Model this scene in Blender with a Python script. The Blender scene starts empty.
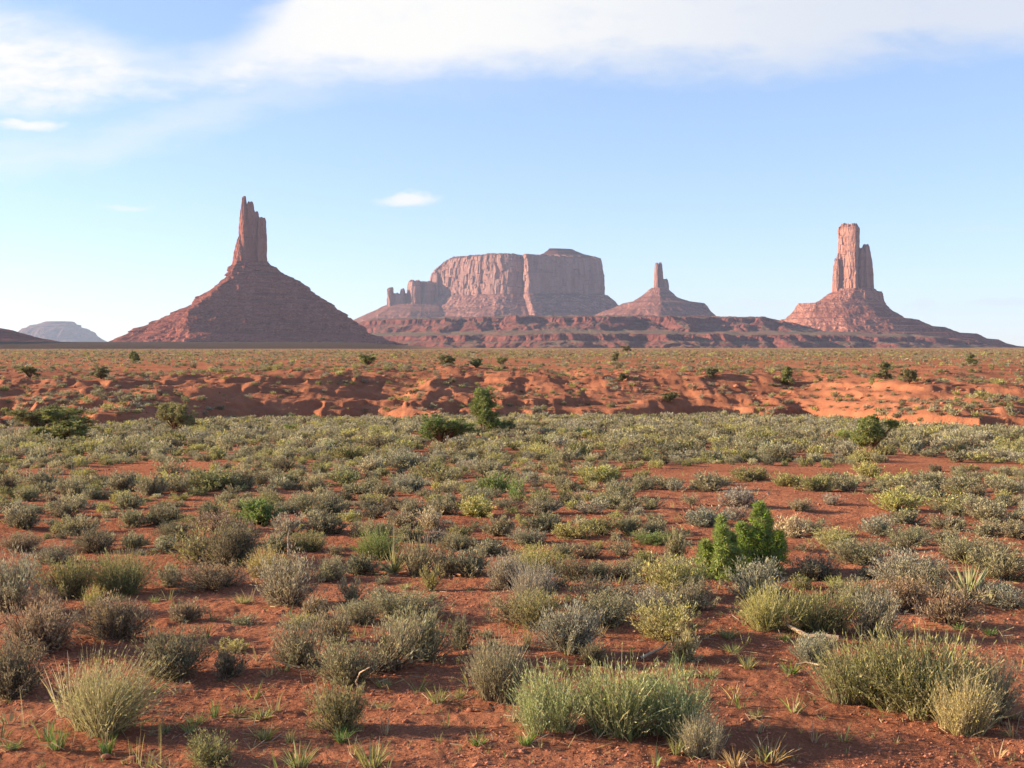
import bpy, math, random
import numpy as np
from mathutils import Vector, Matrix

# ------------------------------------------------------------------ camera, sky, sun, exposure
W, H, F = 1024, 768, 1100.0
HORIZON = 347.0
PITCH = math.atan((384 - HORIZON) / F)
SUN_EL, SUN_AHEAD = math.radians(15.5), math.radians(7.0)      # sun low at the left
SUN_DIR = Vector((-math.cos(SUN_EL) * math.cos(SUN_AHEAD), math.cos(SUN_EL) * math.sin(SUN_AHEAD), math.sin(SUN_EL)))

sc = bpy.context.scene
col = sc.collection
cam_d = bpy.data.cameras.new('camera')
cam = bpy.data.objects.new('camera', cam_d)
col.objects.link(cam)
cam_d.sensor_width = 36.0
cam_d.lens = 36.0 * F / W
cam_d.clip_start, cam_d.clip_end = 0.1, 60000
cam.location = (0, 0, 0)
cam.rotation_euler = (math.pi / 2 - PITCH, 0, 0)
sc.camera = cam
sc.view_settings.view_transform = 'Standard'
sc.view_settings.look = 'None'
sc.view_settings.gamma = 1.0
sc.view_settings.use_curve_mapping = False
sc.view_settings.exposure = 1.5
sc.render.engine = 'CYCLES'
sc.cycles.max_bounces = 5
sc.cycles.diffuse_bounces = 3
sc.cycles.transparent_max_bounces = 4
sc.cycles.volume_bounces = 0
sc.cycles.use_denoising = True

SKY_STRENGTH = 0.116
world = bpy.data.worlds.new('World')
sc.world = world
world.use_nodes = True


def build_world():
    nt = world.node_tree
    N, L = nt.nodes, nt.links
    N.clear()

    def math_n(op, a, b=None, c=None, clamp=False):
        n = N.new('ShaderNodeMath'); n.operation = op; n.use_clamp = clamp
        for i, v in enumerate((a, b, c)):
            if v is None:
                continue
            if isinstance(v, (int, float)):
                n.inputs[i].default_value = v
            else:
                L.new(v, n.inputs[i])
        return n.outputs[0]

    def sstep(v, lo, hi):
        n = N.new('ShaderNodeMapRange'); n.interpolation_type = 'SMOOTHSTEP'
        L.new(v, n.inputs[0])
        for i, q in ((1, lo), (2, hi)):
            if isinstance(q, (int, float)):
                n.inputs[i].default_value = q
            else:
                L.new(q, n.inputs[i])
        n.inputs[3].default_value, n.inputs[4].default_value = 0, 1
        return n.outputs[0]

    sky = N.new('ShaderNodeTexSky'); sky.sky_type = 'NISHITA'
    sky.sun_disc = False
    sky.sun_elevation = SUN_EL
    sky.sun_rotation = math.atan2(SUN_DIR.x, SUN_DIR.y)
    sky.altitude = 1600
    sky.air_density, sky.dust_density, sky.ozone_density = 1.0, 0.35, 2.5
    tc = N.new('ShaderNodeTexCoord')
    sep = N.new('ShaderNodeSeparateXYZ'); L.new(tc.outputs['Generated'], sep.inputs[0])
    az = math_n('ARCTAN2', sep.outputs[0], sep.outputs[1])
    el = math_n('DIVIDE', sep.outputs[2], math_n('MAXIMUM', math_n('ABSOLUTE', sep.outputs[1]), 0.25))
    u = math_n('ADD', az, 0.5, clamp=True)

    def curve(pts):           # picture-degree pairs (azimuth px, elevation px) -> elevation along azimuth
        n = N.new('ShaderNodeFloatCurve')
        c = n.mapping.curves[0]
        ps = [(math.atan((x - 512) / F) + 0.5, (HORIZON - y) / F * 2) for x, y in pts]
        while len(c.points) < len(ps):
            c.points.new(0.5, 0.5)
        for p, q in zip(c.points, ps):
            p.location = q; p.handle_type = 'AUTO'
        n.mapping.update()
        L.new(u, n.inputs[1])
        return math_n('MULTIPLY', n.outputs[0], 0.5)

    def noise(scale, sx, sy, detail=6, rough=0.55, off=0.0, dist=0.0):
        cx = N.new('ShaderNodeCombineXYZ')
        L.new(math_n('MULTIPLY', az, sx), cx.inputs[0]); L.new(math_n('MULTIPLY', el, sy), cx.inputs[1]); cx.inputs[2].default_value = off
        n = N.new('ShaderNodeTexNoise'); L.new(cx.outputs[0], n.inputs['Vector'])
        n.inputs['Scale'].default_value = scale; n.inputs['Detail'].default_value = detail; n.inputs['Roughness'].default_value = rough
        n.inputs['Distortion'].default_value = dist
        return n.outputs[0]

    n1 = noise(10, 1, 2.4, 8, 0.6, 1.3, 0.3)
    n2 = noise(30, 1, 2.2, 7, 0.62, 4.0, 0.2)
    wob = math_n('ADD', math_n('MULTIPLY', math_n('SUBTRACT', n1, 0.5), 0.05), math_n('MULTIPLY', math_n('SUBTRACT', n2, 0.5), 0.022))
    e2 = math_n('ADD', el, wob)
    low = curve([(-40, 120), (60, 114), (140, 100), (210, 90), (300, 90), (420, 84), (520, 74), (700, 76), (800, 76), (890, 62), (1060, 54)])
    top = curve([(-40, 0), (40, 22), (110, 44), (170, 60), (225, 44), (275, 10), (320, -40), (420, -90), (700, -90), (1060, -90)])
    band = math_n('MULTIPLY', sstep(e2, math_n('SUBTRACT', low, 0.018), math_n('ADD', low, 0.034)),
                  math_n('SUBTRACT', 1.0, sstep(e2, math_n('SUBTRACT', top, 0.03), math_n('ADD', top, 0.02))))
    # ragged, thinner on the left; solid in the middle
    thin = sstep(u, math.atan((120 - 512) / F) + 0.5, math.atan((330 - 512) / F) + 0.5)
    holes = sstep(n2, 0.30, 0.62)
    band = math_n('MULTIPLY', band, math_n('ADD', math_n('MULTIPLY', math_n('SUBTRACT', 1.0, sstep(u, 0.42, 0.85)), 0.16), math_n('ADD', 0.36, math_n('MULTIPLY', math_n('MAXIMUM', math_n('MULTIPLY', thin, sstep(n1, 0.08, 0.5)), holes), 0.46))))
    # a fainter lower wisp
    wlow = curve([(-40, 158), (90, 152), (180, 124), (270, 96), (330, 84), (500, 82), (700, 82), (1060, 82)])
    wd = math_n('ABSOLUTE', math_n('SUBTRACT', e2, wlow))
    wisp = math_n('MULTIPLY', math_n('SUBTRACT', 1.0, sstep(wd, 0.0, 0.03)), math_n('MULTIPLY', math_n('SUBTRACT', 1.0, sstep(u, 0.2, 0.62)), 0.34))
    cl = math_n('MAXIMUM', band, wisp)
    for (px, py, rx, ry, a) in ((408, 201, 34, 8.5, 0.85), (132, 207, 28, 4, 0.45), (34, 128, 32, 8, 0.9), (765, 303, 40, 6, 0.3),
                                (985, 229, 60, 4, 0.22), (1004, 302, 34, 5, 0.35), (922, 303, 12, 10, 0.28), (20, 271, 30, 3, 0.2)):
        a0, e0 = math.atan((px - 512) / F), (HORIZON - py) / F
        dx = math_n('DIVIDE', math_n('SUBTRACT', az, a0), rx / F)
        dy = math_n('DIVIDE', math_n('SUBTRACT', math_n('ADD', el, math_n('MULTIPLY', wob, 0.35)), e0), ry / F)
        q = math_n('SQRT', math_n('ADD', math_n('MULTIPLY', dx, dx), math_n('MULTIPLY', dy, dy)))
        q = math_n('ADD', q, math_n('MULTIPLY', math_n('SUBTRACT', n2, 0.5), 1.5))
        puff = math_n('MULTIPLY', math_n('SUBTRACT', 1.0, sstep(q, 0.25, 1.1)), a)
        cl = math_n('MAXIMUM', cl, puff)
    bg1 = N.new('ShaderNodeBackground'); bg1.inputs[1].default_value = SKY_STRENGTH
    gm = N.new('ShaderNodeGamma'); gm.inputs[1].default_value = 0.62
    L.new(sky.outputs[0], gm.inputs[0])
    gain = N.new('ShaderNodeMix'); gain.data_type = 'RGBA'; gain.blend_type = 'MULTIPLY'; gain.inputs[0].default_value = 1.0
    L.new(gm.outputs[0], gain.inputs[6]); gain.inputs[7].default_value = (1.10, 1.16, 1.35, 1)
    L.new(gain.outputs[2], bg1.inputs[0])
    bg2 = N.new('ShaderNodeBackground')
    grey = N.new('ShaderNodeMix'); grey.data_type = 'RGBA'
    L.new(sstep(u, 0.42, 0.9), grey.inputs[0])
    grey.inputs[6].default_value = (1.0, 0.985, 0.96, 1); grey.inputs[7].default_value = (0.80, 0.83, 0.89, 1)
    L.new(grey.outputs[2], bg2.inputs[0]); bg2.inputs[1].default_value = 0.36
    mx = N.new('ShaderNodeMixShader')
    L.new(cl, mx.inputs[0]); L.new(bg1.outputs[0], mx.inputs[1]); L.new(bg2.outputs[0], mx.inputs[2])
    out = N.new('ShaderNodeOutputWorld'); L.new(mx.outputs[0], out.inputs[0])


build_world()

sun_d = bpy.data.lights.new('sun', 'SUN')
sun_d.energy = 5.0
sun_d.angle = math.radians(0.53)
sun_d.color = (1.0, 0.80, 0.56)
sun = bpy.data.objects.new('sun', sun_d)
col.objects.link(sun)
sun.rotation_euler = SUN_DIR.to_track_quat('Z', 'Y').to_euler()
sun.location = (-200, 60, 120)

HAZE_DENSITY = 3.8e-5

# ------------------------------------------------------------------ helpers
rng = np.random.default_rng(11)


def _hash(ix, iy, iz, seed):
    h = (ix.astype(np.int64) * 374761393 + iy.astype(np.int64) * 668265263 + iz.astype(np.int64) * 2147483647 + seed * 1274126177) & 0xFFFFFFFF
    h = ((h ^ (h >> 13)) * 1274126177) & 0xFFFFFFFF
    h = ((h ^ (h >> 16)) * 2246822519) & 0xFFFFFFFF
    return ((h ^ (h >> 15)) & 0xFFFFFF) / float(0xFFFFFF)


def vnoise(x, y, z=0.0, seed=0):
    x, y, z = np.broadcast_arrays(np.asarray(x, float), np.asarray(y, float), np.asarray(z, float))
    ix, iy, iz = np.floor(x), np.floor(y), np.floor(z)
    fx, fy, fz = x - ix, y - iy, z - iz
    fx, fy, fz = (t * t * t * (t * (t * 6 - 15) + 10) for t in (fx, fy, fz))
    r = 0
    for dx in (0, 1):
        for dy in (0, 1):
            for dz in (0, 1):
                w = (fx if dx else 1 - fx) * (fy if dy else 1 - fy) * (fz if dz else 1 - fz)
                r = r + w * _hash(ix + dx, iy + dy, iz + dz, seed)
    return r * 2 - 1


def fbm(x, y, z=0.0, seed=0, octaves=4, gain=0.5, lac=2.03):
    a, s, t = 1.0, 0.0, 0.0
    x, y, z = np.asarray(x, float), np.asarray(y, float), np.asarray(z, float)
    for o in range(octaves):
        s = s + a * vnoise(x + 17.3 * o, y - 9.1 * o, z + 3.7 * o, seed + o)
        t += a
        a *= gain
        x, y, z = x * lac, y * lac, z * lac
    return s / t


def ridged(x, y, z=0.0, seed=0, octaves=3):
    a, s, t = 1.0, 0.0, 0.0
    x, y, z = np.asarray(x, float), np.asarray(y, float), np.asarray(z, float)
    for o in range(octaves):
        s = s + a * (1 - np.abs(vnoise(x, y, z, seed + o)) * 2)
        t += a
        a *= 0.5
        x, y, z = x * 2.1 + 5.2, y * 2.1 + 1.3, z * 2.1
    return s / t


def sst(x, lo, hi):
    t = np.clip((x - lo) / (hi - lo), 0, 1)
    return t * t * (3 - 2 * t)


def mesh_np(name, V, Q, smooth=False, tint=None):
    """verts (n,3), faces (m,3 or 4) -> mesh"""
    me = bpy.data.meshes.new(name)
    V = np.ascontiguousarray(V, dtype=np.float32); Q = np.ascontiguousarray(Q, dtype=np.int32)
    k = Q.shape[1]
    me.vertices.add(len(V)); me.vertices.foreach_set('co', V.ravel())
    me.loops.add(Q.size); me.loops.foreach_set('vertex_index', Q.ravel())
    me.polygons.add(len(Q))
    me.polygons.foreach_set('loop_start', np.arange(0, Q.size, k, dtype=np.int32))
    me.polygons.foreach_set('loop_total', np.full(len(Q), k, dtype=np.int32))
    me.polygons.foreach_set('use_smooth', np.full(len(Q), smooth, dtype=bool))
    if tint is not None:
        at = me.attributes.new('tint', 'FLOAT_COLOR', 'FACE')
        c = np.ones((len(Q), 4), np.float32); c[:, :3] = tint
        at.data.foreach_set('color', c.ravel())
    me.update(calc_edges=True)
    me.validate()
    return me


def obj(name, me, mat=None, parent=None):
    o = bpy.data.objects.new(name, me)
    col.objects.link(o)
    if mat and me is not None and not me.materials:
        me.materials.append(mat)
    if parent:
        o.parent = parent
    return o


def tag(o, label=None, cat=None, group=None, kind=None):
    for k, v in (('label', label), ('category', cat), ('group', group), ('kind', kind)):
        if v:
            o[k] = v
    return o


def copy_tree(o, parent=None):
    c = o.copy(); col.objects.link(c)
    if parent:
        c.parent = parent
    for ch in list(o.children):
        copy_tree(ch, c)
    return c


def merge(parts):
    V, Q, n = [], [], 0
    for v, q in parts:
        V.append(v); Q.append(q + n); n += len(v)
    return np.concatenate(V), np.concatenate(Q)


# ------------------------------------------------------------------ terrain shape
FOOT_PX = np.array([-900, 0, 120, 250, 330, 420, 520, 650, 740, 800, 845, 885, 930, 1024, 1900], float)
FOOT_D = np.array([78, 76, 75, 77, 77.5, 79, 81, 82, 85, 84, 78, 73, 70, 70.5, 74], float)


def ground_z(x, y, fine=True):
    x, y = np.asarray(x, float), np.asarray(y, float)
    d = np.hypot(x, y)
    ys = np.maximum(y, 1.0)
    px = 512 + F * x / ys
    z = -(1.9 + 0.041 * np.minimum(d, 84))
    z = z + 0.10 * fbm(x / 6, y / 6, seed=3, octaves=3) * sst(d, 2, 14) + 0.035 * fbm(x / 1.3, y / 1.3, seed=8, octaves=3)
    # shallow sand-blown ripples / clods close by
    if fine:
        near = 1 - sst(d, 14, 40)
        z = z + near * (0.020 * fbm(x / 0.15, y / 0.15, seed=21, octaves=4, gain=0.6) + 0.03 * np.maximum(0, fbm(x / 0.35, y / 0.35, seed=29, octaves=2)))
    # bank of the wash and the flat above it
    front = y > 20
    foot = np.interp(px, FOOT_PX, FOOT_D)
    gl = ridged(x / 12.0 + 0.5 * fbm(x / 14, y / 14, seed=41), y / 40.0, seed=40, octaves=4)
    s = (d - foot) - 6.0 * (0.62 - gl) - 3.0 * fbm(x / 5, y / 5, seed=44, octaves=3) + 0.7 * ridged(x / 2.2 + 0.3 * fbm(x / 3, y / 3, seed=47), y / 9.0, seed=46, octaves=3) - 0.3
    cl = 0.5 + 0.5 * sst(fbm(x / 14, 0.0, seed=50, octaves=2), -0.3, 0.35)
    prof = np.interp(s, [-1, 0, 0.5, 2.4, 6.6, 7.1, 11, 11.7, 16, 24, 38, 60], [0, 0, 0.7, 0.9, 1.2, 1.42, 1.72, 1.98, 2.1, 2.3, 2.5, 2.6])
    prof = 1.2 * prof * np.interp(s, [0, 3], [0.75, 1.0]) * np.where(s < 2.5, 0.55 + 0.45 * cl, 1.0)
    on = sst(d - foot, -8, 4)
    mound = on * (1 - sst(d, 160, 260)) * (0.42 * fbm(x / 17, y / 13, seed=60, octaves=3) + 0.16 * fbm(x / 3.5, y / 3.5, seed=64, octaves=3))
    mound = mound + on * sst(px, 640, 900) * (1 - sst(d, 120, 180)) * sst(d, 72, 95) * 0.5 * fbm(x / 9, y / 16, seed=66, octaves=2)
    face = sst(s, 0.5, 5) * (1 - sst(s, 22, 40))
    gul = ridged(x / 9.5 + 0.25 * fbm(x / 9, y / 9, seed=71), y / 26.0, seed=72, octaves=3)
    rill = ridged(x / 1.7, y / 7.0, seed=75, octaves=2)
    bank = np.where(s > -1, prof, 0) + mound * sst(s, 0, 8) + face * (0.48 * (0.5 - gul) + 0.13 * (0.5 - rill) + 0.08 * fbm(x / 1.0, y / 1.3, seed=78, octaves=5, gain=0.7))
    z = z + bank * front
    z = z + np.where(d > 84, 0.0, 0.0)
    # the flat runs on level to the buttes; on the left it swells up a little beyond 1.2 km
    swell = sst(d, 1150, 2500) * (1 - sst(px, 330, 470)) * (y > 0) * 13.0
    z = z + swell + 0.25 * fbm(x / 120, y / 120, seed=70, octaves=3) * sst(d, 130, 400)
    return z


_ts = np.exp(np.linspace(math.log(3.0), math.log(1800.0), 9000))


def pix_ray(px, py):
    X, Y = (px - 512) / F, (384 - py) / F
    c, s = math.cos(PITCH), math.sin(PITCH)
    v = np.array([X, c + Y * s, -s + Y * c])
    return v


def ground_at(px, py):
    v = pix_ray(px, py)
    P = v[None, :] * _ts[:, None]
    hit = np.nonzero(P[:, 2] < ground_z(P[:, 0], P[:, 1], False))[0]
    i = hit[0] if len(hit) else len(_ts) - 1
    return P[i]


# ------------------------------------------------------------------ materials
def new_mat(name):
    m = bpy.data.materials.new(name)
    m.use_nodes = True
    nt = m.node_tree
    nt.nodes.clear()
    return m, nt.nodes, nt.links


class NB:
    """tiny node builder"""
    def __init__(s, name):
        s.m, s.N, s.L = new_mat(name)
        s.tc = s.N.new('ShaderNodeTexCoord')

    def link(s, a, b):
        if isinstance(a, (int, float)):
            b.default_value = a
        elif isinstance(a, tuple):
            b.default_value = a if len(a) == 4 or b.type == 'VECTOR' else (*a, 1)
        else:
            s.L.new(a, b)

    def math(s, op, a, b=0.0, clamp=False):
        n = s.N.new('ShaderNodeMath'); n.operation = op; n.use_clamp = clamp
        s.link(a, n.inputs[0]); s.link(b, n.inputs[1])
        return n.outputs[0]

    def map(s, v, lo, hi, a=0.0, b=1.0):
        n = s.N.new('ShaderNodeMapRange'); n.interpolation_type = 'SMOOTHSTEP'
        s.link(v, n.inputs[0])
        for i, q in enumerate((lo, hi, a, b)):
            n.inputs[i + 1].default_value = q
        return n.outputs[0]

    def mix(s, f, a, b, blend='MIX'):
        n = s.N.new('ShaderNodeMix'); n.data_type = 'RGBA'; n.blend_type = blend
        s.link(f, n.inputs[0]); s.link(a, n.inputs[6]); s.link(b, n.inputs[7])
        return n.outputs[2]

    def noise(s, scale, detail=4, rough=0.55, stretch=(1, 1, 1), vec=None, dist=0.0):
        mp = s.N.new('ShaderNodeMapping'); mp.inputs['Scale'].default_value = stretch
        s.L.new(vec or s.tc.outputs['Object'], mp.inputs[0])
        n = s.N.new('ShaderNodeTexNoise')
        s.L.new(mp.outputs[0], n.inputs['Vector'])
        n.inputs['Scale'].default_value = scale; n.inputs['Detail'].default_value = detail; n.inputs['Roughness'].default_value = rough
        n.inputs['Distortion'].default_value = dist
        return n.outputs[0]

    def voro(s, scale, stretch=(1, 1, 1)):
        mp = s.N.new('ShaderNodeMapping'); mp.inputs['Scale'].default_value = stretch
        s.L.new(s.tc.outputs['Object'], mp.inputs[0])
        n = s.N.new('ShaderNodeTexVoronoi'); n.inputs['Scale'].default_value = scale
        s.L.new(mp.outputs[0], n.inputs['Vector'])
        return n

    def bump(s, h, strength, dist, prev=None):
        n = s.N.new('ShaderNodeBump'); n.inputs['Strength'].default_value = strength; n.inputs['Distance'].default_value = dist
        s.link(h, n.inputs['Height'])
        if prev is not None:
            s.L.new(prev, n.inputs['Normal'])
        return n.outputs[0]

    def sep(s, v):
        n = s.N.new('ShaderNodeSeparateXYZ'); s.L.new(v, n.inputs[0])
        return n.outputs

    def finish(s, color, rough=0.9, normal=None, spec=0.15):
        b = s.N.new('ShaderNodeBsdfPrincipled')
        s.link(color, b.inputs['Base Color']); s.link(rough, b.inputs['Roughness'])
        b.inputs['Specular IOR Level'].default_value = spec
        if normal is not None:
            s.L.new(normal, b.inputs['Normal'])
        o = s.N.new('ShaderNodeOutputMaterial'); s.L.new(b.outputs[0], o.inputs[0])
        return s.m


def soil_material():
    b = NB('red_soil')
    n_big = b.noise(0.35, 5, 0.6)
    n_mid = b.noise(1.6, 8, 0.68)
    n_fin = b.noise(22, 5, 0.65)
    c = b.mix(b.map(n_big, 0.35, 0.68), (0.316, 0.117, 0.063), (0.441, 0.175, 0.095))
    c = b.mix(b.map(n_mid, 0.42, 0.72), c, (0.386, 0.150, 0.082))
    c = b.mix(b.math('MULTIPLY', b.map(n_fin, 0.52, 0.75), 0.5), c, (0.547, 0.259, 0.152))
    c = b.mix(b.math('MULTIPLY', b.map(n_fin, 0.5, 0.28), 0.45), c, (0.239, 0.087, 0.051))
    pale = b.noise(0.7, 6, 0.6, dist=0.6)
    c = b.mix(b.math('MULTIPLY', b.map(pale, 0.55, 0.72), 0.55), c, (0.484, 0.214, 0.121))
    c = b.mix(b.math('MULTIPLY', b.map(b.noise(3.520, 6.420, 0.735), 0.56, 0.7), 0.5), c, (0.220, 0.080, 0.050))
    # low ground cover seen from afar on the flat above the bank
    cam_d = b.N.new('ShaderNodeVectorMath'); cam_d.operation = 'LENGTH'; b.L.new(b.tc.outputs['Object'], cam_d.inputs[0])
    dist = cam_d.outputs['Value']
    g1 = b.noise(0.22, 7, 0.72)
    g2 = b.noise(0.03, 5, 0.6)
    far = b.map(dist, 95, 420)
    cover = b.math('MULTIPLY', far, b.map(b.math('ADD', b.math('MULTIPLY', g1, 0.62), b.math('MULTIPLY', g2, 0.38)), 0.36, 0.56))
    gcol = b.mix(b.map(g1, 0.4, 0.65), (0.25, 0.165, 0.085), (0.36, 0.26, 0.125))
    cover = b.math('MAXIMUM', b.math('MULTIPLY', cover, 0.7), b.math('MULTIPLY', b.map(dist, 350, 1000), 0.8))
    c = b.mix(cover, c, gcol)
    xyz = b.sep(b.tc.outputs['Object'])
    shaded_scrub = b.math('MULTIPLY', b.map(dist, 1150, 1350), b.map(b.math('DIVIDE', xyz[0], b.math('MAXIMUM', xyz[1], 1.0)), -0.12, -0.03, 1.0, 0.0))
    c = b.mix(shaded_scrub, c, b.mix(b.map(g2, 0.4, 0.6), (0.042, 0.038, 0.030), (0.065, 0.048, 0.036)))  # dark scrub on the far left flat, its shade put into the colour too
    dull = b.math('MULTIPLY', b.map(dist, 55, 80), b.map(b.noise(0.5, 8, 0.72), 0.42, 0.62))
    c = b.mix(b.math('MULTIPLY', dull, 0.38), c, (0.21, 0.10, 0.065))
    v = b.voro(16)
    h1 = b.bump(b.noise(6, 7, 0.68), 0.9, 0.11)
    h2 = b.bump(b.noise(45, 5, 0.65), 0.9, 0.03, h1)
    h3 = b.bump(v.outputs[0], 0.5, 0.04, h2)
    return b.finish(c, 1.0, h3, 0.0)


def rock_material(name, cliff_a, cliff_b, talus, band, zs, px):
    """banded sandstone; zs = strata period, px = metres in one picture pixel there"""
    b = NB(name)
    g = b.N.new('ShaderNodeNewGeometry')
    nz = b.sep(g.outputs['Normal'])[2]
    streak = b.noise(0.16 / px, 5, 0.6, (1, 1, 0.12))
    blot = b.noise(0.07 / px, 7, 0.68)
    strat = b.noise(0.34 / px, 5, 0.65, (0.06, 0.06, 1.0))
    c = b.mix(b.map(streak, 0.35, 0.65), cliff_a, cliff_b)
    c = b.mix(b.math('MULTIPLY', b.map(strat, 0.52, 0.7), 0.35), c, band)
    tl = b.mix(b.map(blot, 0.38, 0.62), tuple(v * 0.86 for v in talus), tuple(v * 1.3 for v in talus))
    tl = b.mix(b.math('MULTIPLY', b.map(b.math('ADD', b.math('MULTIPLY', strat, 0.75), b.math('MULTIPLY', blot, 0.25)), 0.46, 0.58), 0.7), tl, band)
    scrub = b.map(b.noise(0.7 / px, 4, 0.7), 0.5, 0.7)
    tl = b.mix(b.math('MULTIPLY', scrub, b.math('MULTIPLY', b.map(nz, 0.8, 0.97), 0.9)), tl, (0.17, 0.16, 0.085))
    c = b.mix(b.map(nz, 0.42, 0.66), c, tl)
    h = b.bump(streak, 0.5, 2.0 * px)
    h = b.bump(b.noise(0.8 / px, 5, 0.65), 0.6, 1.2 * px, h)
    return b.finish(c, 1.0, h, 0.0)


def leaf_material(name, use_attr=False, transl=0.30):
    b = NB(name)
    g = b.N.new('ShaderNodeNewGeometry')
    if use_attr:
        a = b.N.new('ShaderNodeAttribute'); a.attribute_name = 'tint'
        base = a.outputs['Color']
    else:
        a = b.N.new('ShaderNodeObjectInfo')
        base = a.outputs['Color']
    r = g.outputs['Random Per Island']
    hv = b.N.new('ShaderNodeHueSaturation')
    b.link(base, hv.inputs['Color'])
    b.link(b.map(r, 0, 1, 0.485, 0.515), hv.inputs['Hue'])
    b.link(b.map(b.math('FRACT', b.math('MULTIPLY', r, 7.31)), 0, 1, 0.75, 1.2), hv.inputs['Saturation'])
    b.link(b.map(b.math('FRACT', b.math('MULTIPLY', r, 13.7)), 0, 1, 0.78 if use_attr else 0.6, 1.22 if use_attr else 1.45), hv.inputs['Value'])
    c = b.mix(b.math('MULTIPLY', b.math('GREATER_THAN', b.math('FRACT', b.math('MULTIPLY', r, 37.3)), 0.92 if use_attr else 0.84), 0.7), hv.outputs[0], (0.36, 0.255, 0.15))
    d = b.N.new('ShaderNodeBsdfDiffuse'); b.link(c, d.inputs[0])
    t = b.N.new('ShaderNodeBsdfTranslucent'); b.link(c, t.inputs[0])
    mx = b.N.new('ShaderNodeMixShader'); mx.inputs[0].default_value = transl
    b.L.new(d.outputs[0], mx.inputs[1]); b.L.new(t.outputs[0], mx.inputs[2])
    o = b.N.new('ShaderNodeOutputMaterial'); b.L.new(mx.outputs[0], o.inputs[0])
    return b.m


def wood_material(name, ca, cb):
    b = NB(name)
    n = b.noise(18, 5, 0.6, (1, 1, 0.3))
    c = b.mix(b.map(n, 0.35, 0.65), ca, cb)
    return b.finish(c, 0.9, b.bump(n, 0.5, 0.01), 0.1)


def stone_material():
    b = NB('red_stone')
    g = b.N.new('ShaderNodeNewGeometry')
    c = b.mix(g.outputs['Random Per Island'], (0.22, 0.075, 0.045), (0.44, 0.19, 0.12))
    c = b.mix(b.map(b.noise(30, 4), 0.45, 0.7), c, (0.38, 0.14, 0.08))
    return b.finish(c, 0.92, b.bump(b.noise(60, 4), 0.4, 0.005), 0.1)


MAT_SOIL = soil_material()
MAT_LEAF = leaf_material('shrub_leaf')
MAT_COVER = leaf_material('scrub_leaf', True)
MAT_STEM = wood_material('grey_brown_stem', (0.10, 0.065, 0.045), (0.22, 0.15, 0.10))
MAT_BARK = wood_material('juniper_bark', (0.09, 0.055, 0.035), (0.2, 0.13, 0.085))
MAT_PALE = wood_material('bleached_wood', (0.40, 0.27, 0.17), (0.52, 0.38, 0.25))
MAT_DEAD = wood_material('dead_brown_wood', (0.17, 0.075, 0.045), (0.33, 0.17, 0.10))
MAT_STONE = stone_material()


# ------------------------------------------------------------------ ground sheet
def build_ground():
    rows = np.concatenate([
        np.linspace(0.4, 3.9, 14), np.exp(np.linspace(math.log(4.0), math.log(20), 380))[:-1],
        np.exp(np.linspace(math.log(20), math.log(60), 190))[:-1], np.linspace(60, 128, 330)[:-1],
        np.exp(np.linspace(math.log(128), math.log(1100), 130))[:-1], np.exp(np.linspace(math.log(1100), math.log(30000), 90))])
    half = math.radians(31)
    inner = np.linspace(-half, half, 820)
    outer = np.linspace(half, 2 * math.pi - half, 150)[1:-1]
    ang = np.concatenate([inner, outer])
    A, R = np.meshgrid(ang, rows)
    X, Y = R * np.sin(A), R * np.cos(A)
    Z = ground_z(X, Y)
    n, m = R.shape
    V = np.stack([X, Y, Z], -1).reshape(-1, 3)
    idx = np.arange(n * m).reshape(n, m)
    a, b_ = idx[:-1], idx[1:]
    Q = np.stack([a, np.roll(a, -1, 1), np.roll(b_, -1, 1), b_], -1).reshape(-1, 4)
    # middle: a small fan closed with quads (degenerate-free: pair up sectors)
    cz = float(ground_z(0.0, 0.0))
    V = np.concatenate([V, [[0, 0, cz]]])
    c = n * m
    k = np.arange(0, m - 1, 2)
    fan = np.stack([np.full(len(k), c), idx[0][(k + 2) % m], idx[0][k + 1], idx[0][k]], -1)
    Q = np.concatenate([Q[:, ::-1], fan[:, ::-1]])
    me = mesh_np('ground', V, Q[:, ::-1], True)
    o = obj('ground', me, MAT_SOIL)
    tag(o, 'red sandy desert ground with an eroded bank crossing it', 'ground', kind='structure')


build_ground()


# ------------------------------------------------------------------ buttes
def resample(poly, counts):
    out = []
    k = len(poly)
    for i in range(k):
        a, b_ = poly[i], poly[(i + 1) % k]
        t = np.arange(counts[i])[:, None] / counts[i]
        out.append(a + (b_ - a) * t)
    return np.concatenate(out)


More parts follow.
